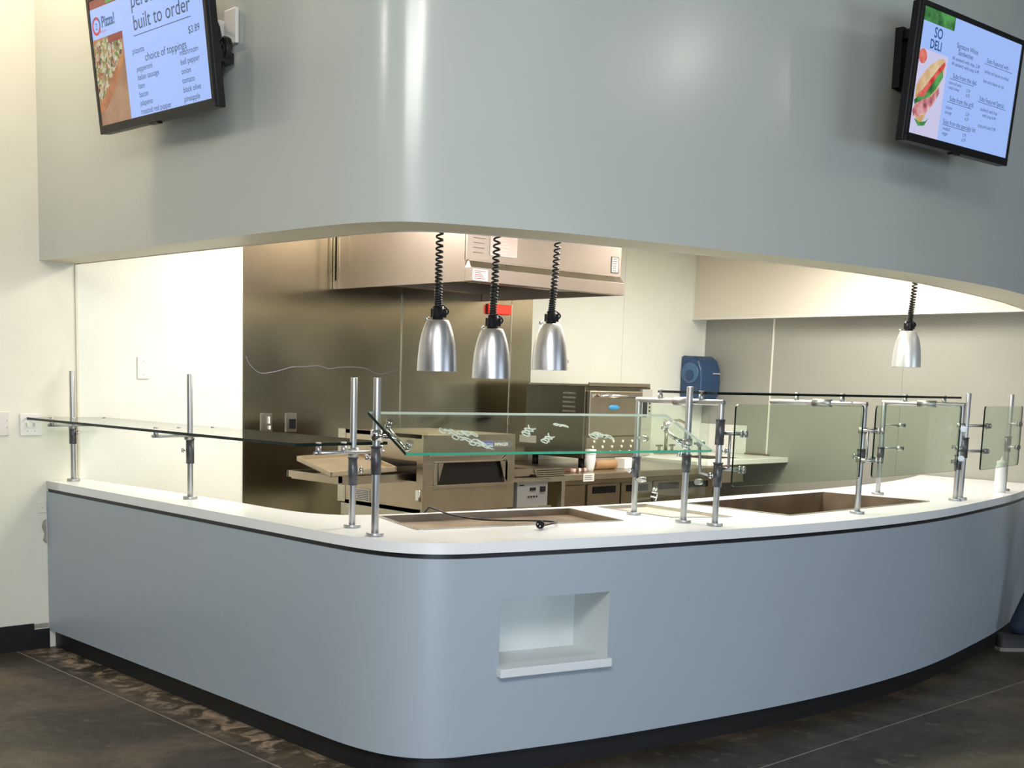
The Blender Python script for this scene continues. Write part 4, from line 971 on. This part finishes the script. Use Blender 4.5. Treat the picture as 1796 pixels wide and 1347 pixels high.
mb = MB(); mb.hexa([Vector(p) for p in ((bx(5.6)-.02, 5.60, .955), (bx(5.6)-.002, 5.60, .955), (bx(5.83)-.002, 5.83, .955), (bx(5.83)-.02, 5.83, .955), (bx(5.6)-.02, 5.60, .968), (bx(5.6)-.002, 5.60, .968), (bx(5.83)-.002, 5.83, .968), (bx(5.83)-.02, 5.83, .968))]); mb.build('caulk_strip', 'steeldark', sk)
tp = thing('sink_tap', (7.77, 6.10, .955), 'chrome two-handled tap on the white sink counter', 'tap')
mb = MB(); mb.box((7.66, 6.07, .955), (7.88, 6.13, .985)); mb.cyl((7.77, 6.10, .98), (7.77, 6.10, 1.17), .014, n=16)
mb.tube([(7.77, 6.10, 1.17), (7.768, 6.06, 1.215), (7.765, 5.98, 1.225), (7.76, 5.90, 1.20), (7.76, 5.88, 1.15)], .011, n=12); mb.build('spout', 'steel', tp)
for x_ in (7.69, 7.85):
    mb = MB(); mb.cyl((x_, 6.10, .98), (x_, 6.10, 1.02), .012); mb.box((x_-.035, 6.09, 1.015), (x_+.035, 6.11, 1.03)); mb.build('handle', 'steel', tp, bevel=.003)

# ------------------------------------------------------------------ paper towel dispenser
pt = thing('towel_dispenser', (8.2, 6.2, 1.4), 'translucent blue paper towel dispenser on the kitchen corner wall', 'towel dispenser')
DX0, DX1 = 8.185, 8.45; y1_ = YL-.001; y0_ = 6.11; z0_, z1_ = 1.385, 1.735
prof = [(y1_, z0_), (y0_+.02, z0_), (y0_-.005, z0_+.05), (y0_-.01, z0_+.15), (y0_, z0_+.24), (y0_+.03, z0_+.31), (y0_+.08, z1_-.005), (y1_, z1_)]
mb = MB(); mb.prism([(DX0, p[0], p[1]) for p in prof], (DX1-DX0, 0, 0)); mb.build('cover', 'blue', pt, bevel=.02, seg=3)
mb = MB(); mb.lathe((DX0-.001, y1_-.10, z0_+.21), [(.085, 0), (.085, -.006), (.078, -.008), (0, -.008)], n=32, axis='x'); mb.build('roll_window', 'bluelight', pt)
mb = MB(); mb.lathe((DX0-.009, y1_-.10, z0_+.19), [(.045, 0), (.04, -.004), (0, -.004)], n=24, axis='x'); mb.build('spindle', 'blue', pt)
mb = MB(); mb.box((DX1-.004, y0_+.04, z0_-.01), (DX1+.02, y1_, z0_+.25)); mb.build('side_lever', 'blackp', pt, bevel=.008)
mb = MB(); mb.box((DX0+.02, y0_+.03, z0_-.025), (DX1-.01, y1_-.01, z0_)); mb.build('towel_slot', 'blackp', pt)
mb = MB(); mb.box((DX1-.11, y0_-.011, z0_+.205), (DX1-.02, y0_-.002, z0_+.212)); mb.build('maker_mark', 'label', pt)

# ------------------------------------------------------------------ lead with plug on the worktop
mb = MB()
cord = spline([(3.60, 4.13, .93), (3.60, 4.05, .918), (3.55, 3.92, .918), (3.55, 3.78, .915), (3.63, 3.68, .914), (3.74, 3.61, .914), (3.77, 3.52, .916), (3.70, 3.46, .922), (3.62, 3.445, .918)], 6)
mb.tube(cord, .0042, n=8); mb.tube([(3.60, 4.13, .93), (3.595, 4.18, .88), (3.60, 4.20, .60)], .0042, n=8)
pc = thing('power_lead', (3.6, 3.42, ZT), 'black power lead with plug trailing across the corner food well', 'cable')
mb.build('lead', 'cord', pc)
mb = MB(); mb.cyl((3.62, 3.445, .922), (3.585, 3.425, .926), .008, .014, n=14); mb.cyl((3.585, 3.425, .926), (3.572, 3.418, .927), .017, n=16); mb.build('plug', 'blackp', pc)
mb = MB(); mb.cyl((3.572, 3.424, .930), (3.555, 3.414, .930), .0025, n=6); mb.cyl((3.572, 3.412, .922), (3.555, 3.402, .922), .0025, n=6); mb.build('prongs', 'chrome', pc)

# ------------------------------------------------------------------ person at the right edge
def skin_body(name, joints, edges, m, parent=None, sub=2, root=0):
    me = bpy.data.meshes.new(name); me.from_pydata([j[:3] for j in joints], edges, []); me.update()
    o = bpy.data.objects.new(name, me); COL.objects.link(o)
    s = o.modifiers.new('skin', 'SKIN'); s.use_smooth_shade = True
    for k, j in enumerate(joints):
        v = me.skin_vertices[0].data[k]; v.radius = (j[3], j[4] if len(j) > 4 else j[3]); v.use_root = (k == root)
    ss = o.modifiers.new('sub', 'SUBSURF'); ss.levels = sub; ss.render_levels = sub
    me.materials.append(M[m])
    if parent is not None: o.parent = parent; o.matrix_parent_inverse = root_inv(parent)
    return o
PX, PY = 7.30, 2.90     # feet; the figure walks to the right, most of it outside the frame
pe = thing('person', (PX, PY, 0), 'person in grey top and blue jeans walking past the right end of the counter', 'person')
d = Vector((.80, -.60, 0)); sd = Vector((.6, .8, 0))
def pp(f_, s_, z_): v_ = Vector((PX, PY, 0))+d*f_+sd*s_; return (v_.x, v_.y, z_)
legs = [(*pp(.10, 0, .93), .135, .10), (*pp(.10, .09, .88), .095), (*pp(.05, .10, .52), .068), (*pp(-.10, .10, .16), .062), (*pp(-.12, .10, .09), .066), (*pp(.10, -.09, .88), .095), (*pp(.20, -.10, .50), .068), (*pp(.30, -.10, .14), .062), (*pp(.31, -.10, .09), .066), (*pp(.10, 0, 1.0), .13, .10)]
skin_body('jeans', legs, [(0, 1), (1, 2), (2, 3), (3, 4), (0, 5), (5, 6), (6, 7), (7, 8), (0, 9)], 'jeans', pe)
body = [(*pp(.10, 0, 1.0), .13, .09), (*pp(.10, 0, 1.2), .14, .10), (*pp(.11, 0, 1.38), .15, .10), (*pp(.12, 0, 1.47), .06), (*pp(.13, 0, 1.53), .05), (*pp(.15, 0, 1.62), .075, .09), (*pp(.16, 0, 1.72), .07, .085)]
skin_body('body', body, [(k, k+1) for k in range(6)], 'skin', pe)
sh = [(*pp(.10, 0, .98), .145, .105), (*pp(.10, 0, 1.2), .15, .11), (*pp(.11, 0, 1.38), .155, .11), (*pp(.11, .17, 1.40), .062), (*pp(.08, .24, 1.12), .047), (*pp(.12, .27, .90), .038), (*pp(.11, -.17, 1.40), .062), (*pp(.04, -.24, 1.12), .047), (*pp(.10, -.26, .88), .038), (*pp(.115, 0, 1.45), .07)]
skin_body('shirt', sh, [(0, 1), (1, 2), (2, 3), (3, 4), (4, 5), (2, 6), (6, 7), (7, 8), (2, 9)], 'shirt', pe)
for s_, f0, z0 in ((.27, .12, .90), (-.26, .10, .88)):
    base = pp(f0, s_, z0); hnd = [(*base, .028), (*pp(f0+.015, s_, z0-.07), .036, .018), (*pp(f0+.02, s_, z0-.11), .036, .016)]
    ed = [(0, 1), (1, 2)]
    for k in range(4):
        o_ = (-.03+.02*k); n_ = len(hnd); ln = (.065, .08, .078, .06)[k]
        hnd += [(*pp(f0+.02+o_, s_, z0-.12-.3*ln), .0095), (*pp(f0+.03+o_, s_-.005, z0-.12-ln), .008)]; ed += [(2, n_), (n_, n_+1)]
    n_ = len(hnd); hnd += [(*pp(f0+.055, s_, z0-.09), .010), (*pp(f0+.07, s_, z0-.13), .009)]; ed += [(1, n_), (n_, n_+1)]
    skin_body('hand', hnd, ed, 'skin', pe, sub=1)
mb = MB(); c_ = Vector(pp(.145, 0, 1.70))
mb.lathe(c_, [(.095, -.05), (.10, 0), (.09, .05), (.06, .09), (0, .105)], n=20); mb.build('hair', 'hair', pe)
mb = MB()
for s_ in (.032, -.032): q_ = Vector(pp(.15+.088, s_, 1.655)); mb.cyl(q_, q_+d*.004, .009, n=12)
q_ = Vector(pp(.15+.085, 0, 1.635)); mb.cyl(q_+Vector((0, 0, .02)), q_+d*.02-Vector((0, 0, .01)), .008, .013, n=10); mb.build('face_features', 'skin', pe)
for (f0, s0) in ((-.12, .10), (.31, -.10)):
    c_ = Vector(pp(f0, s0, 0)); prof = [(-.11, .030), (-.09, .042), (0, .044), (.10, .048), (.15, .036), (.165, .012)]
    mb = MB(); L_ = [c_+d*x_+sd*y_ for x_, y_ in prof]+[c_+d*x_-sd*y_ for x_, y_ in prof[::-1]]
    mb.prism([(p.x, p.y, 0) for p in L_], (0, 0, .022), 'sole')
    top_ = [(p.x, p.y, .022) for p in L_]; i_ = mb.mi('shoe'); vs_ = [mb.bm.verts.new(p) for p in top_]
    up_ = []
    for x_, y_, z_ in [(-.105, .028, .095), (-.085, .036, .10), (.0, .036, .10), (.07, .034, .065), (.13, .028, .045), (.155, .010, .036)]: up_.append((x_, y_, z_))
    U_ = [c_+d*x_+sd*y_+Vector((0, 0, z_)) for x_, y_, z_ in up_]+[c_+d*x_-sd*y_+Vector((0, 0, z_)) for x_, y_, z_ in up_[::-1]]
    us_ = [mb.bm.verts.new(p) for p in U_]; n_ = len(us_)
    for k in range(n_):
        f_ = mb.bm.faces.new((vs_[k], vs_[(k+1) % n_], us_[(k+1) % n_], us_[k])); f_.material_index = i_; f_.smooth = True
    f_ = mb.bm.faces.new(us_); f_.material_index = i_
    mb.build('shoe', None, pe)

# ------------------------------------------------------------------ dining-room downlights
M['lens'] = mat('downlight_lens', (.9, .9, .9), .4, emit=(1, .96, .90), es=18)
M['lensw'] = mat('warm_downlight_lens', (.9, .9, .9), .4, emit=(1, .80, .55), es=18)
def downlight(x, y, power, col=(1, .93, .84), warm=False, ang=150):
    t = thing('downlight', (x, y, 4.05), 'round ceiling downlight over the dining side, outside the picture', 'ceiling light', 'dining-side downlights')
    mb = MB(); mb.lathe((x, y, 4.045), [(.11, .004), (.11, 0), (.09, -.004), (.085, .0)], n=28); mb.build('trim_ring', 'white', t)
    mb = MB(); mb.cyl((x, y, 4.043), (x, y, 4.046), .085, n=28); mb.build('lens', 'lensw' if warm else 'lens', t)
    l = bpy.data.lights.new('downlight_lamp', 'POINT'); l.energy = power; l.color = col; l.shadow_soft_size = .09
    o = bpy.data.objects.new('downlight_lamp', l); COL.objects.link(o); o.location = (x, y, 3.93)
for (x, y, p_) in ((-1.9, 3.8, 55), (.78, -.28, 45), (6.66, -.81, 18), (8.35, -.48, 9)):  # the last is added dim for a bulkhead highlight, no downlight known there
    downlight(x, y, p_)
downlight(2.12, 5.70, 52, (1, .82, .58), True)
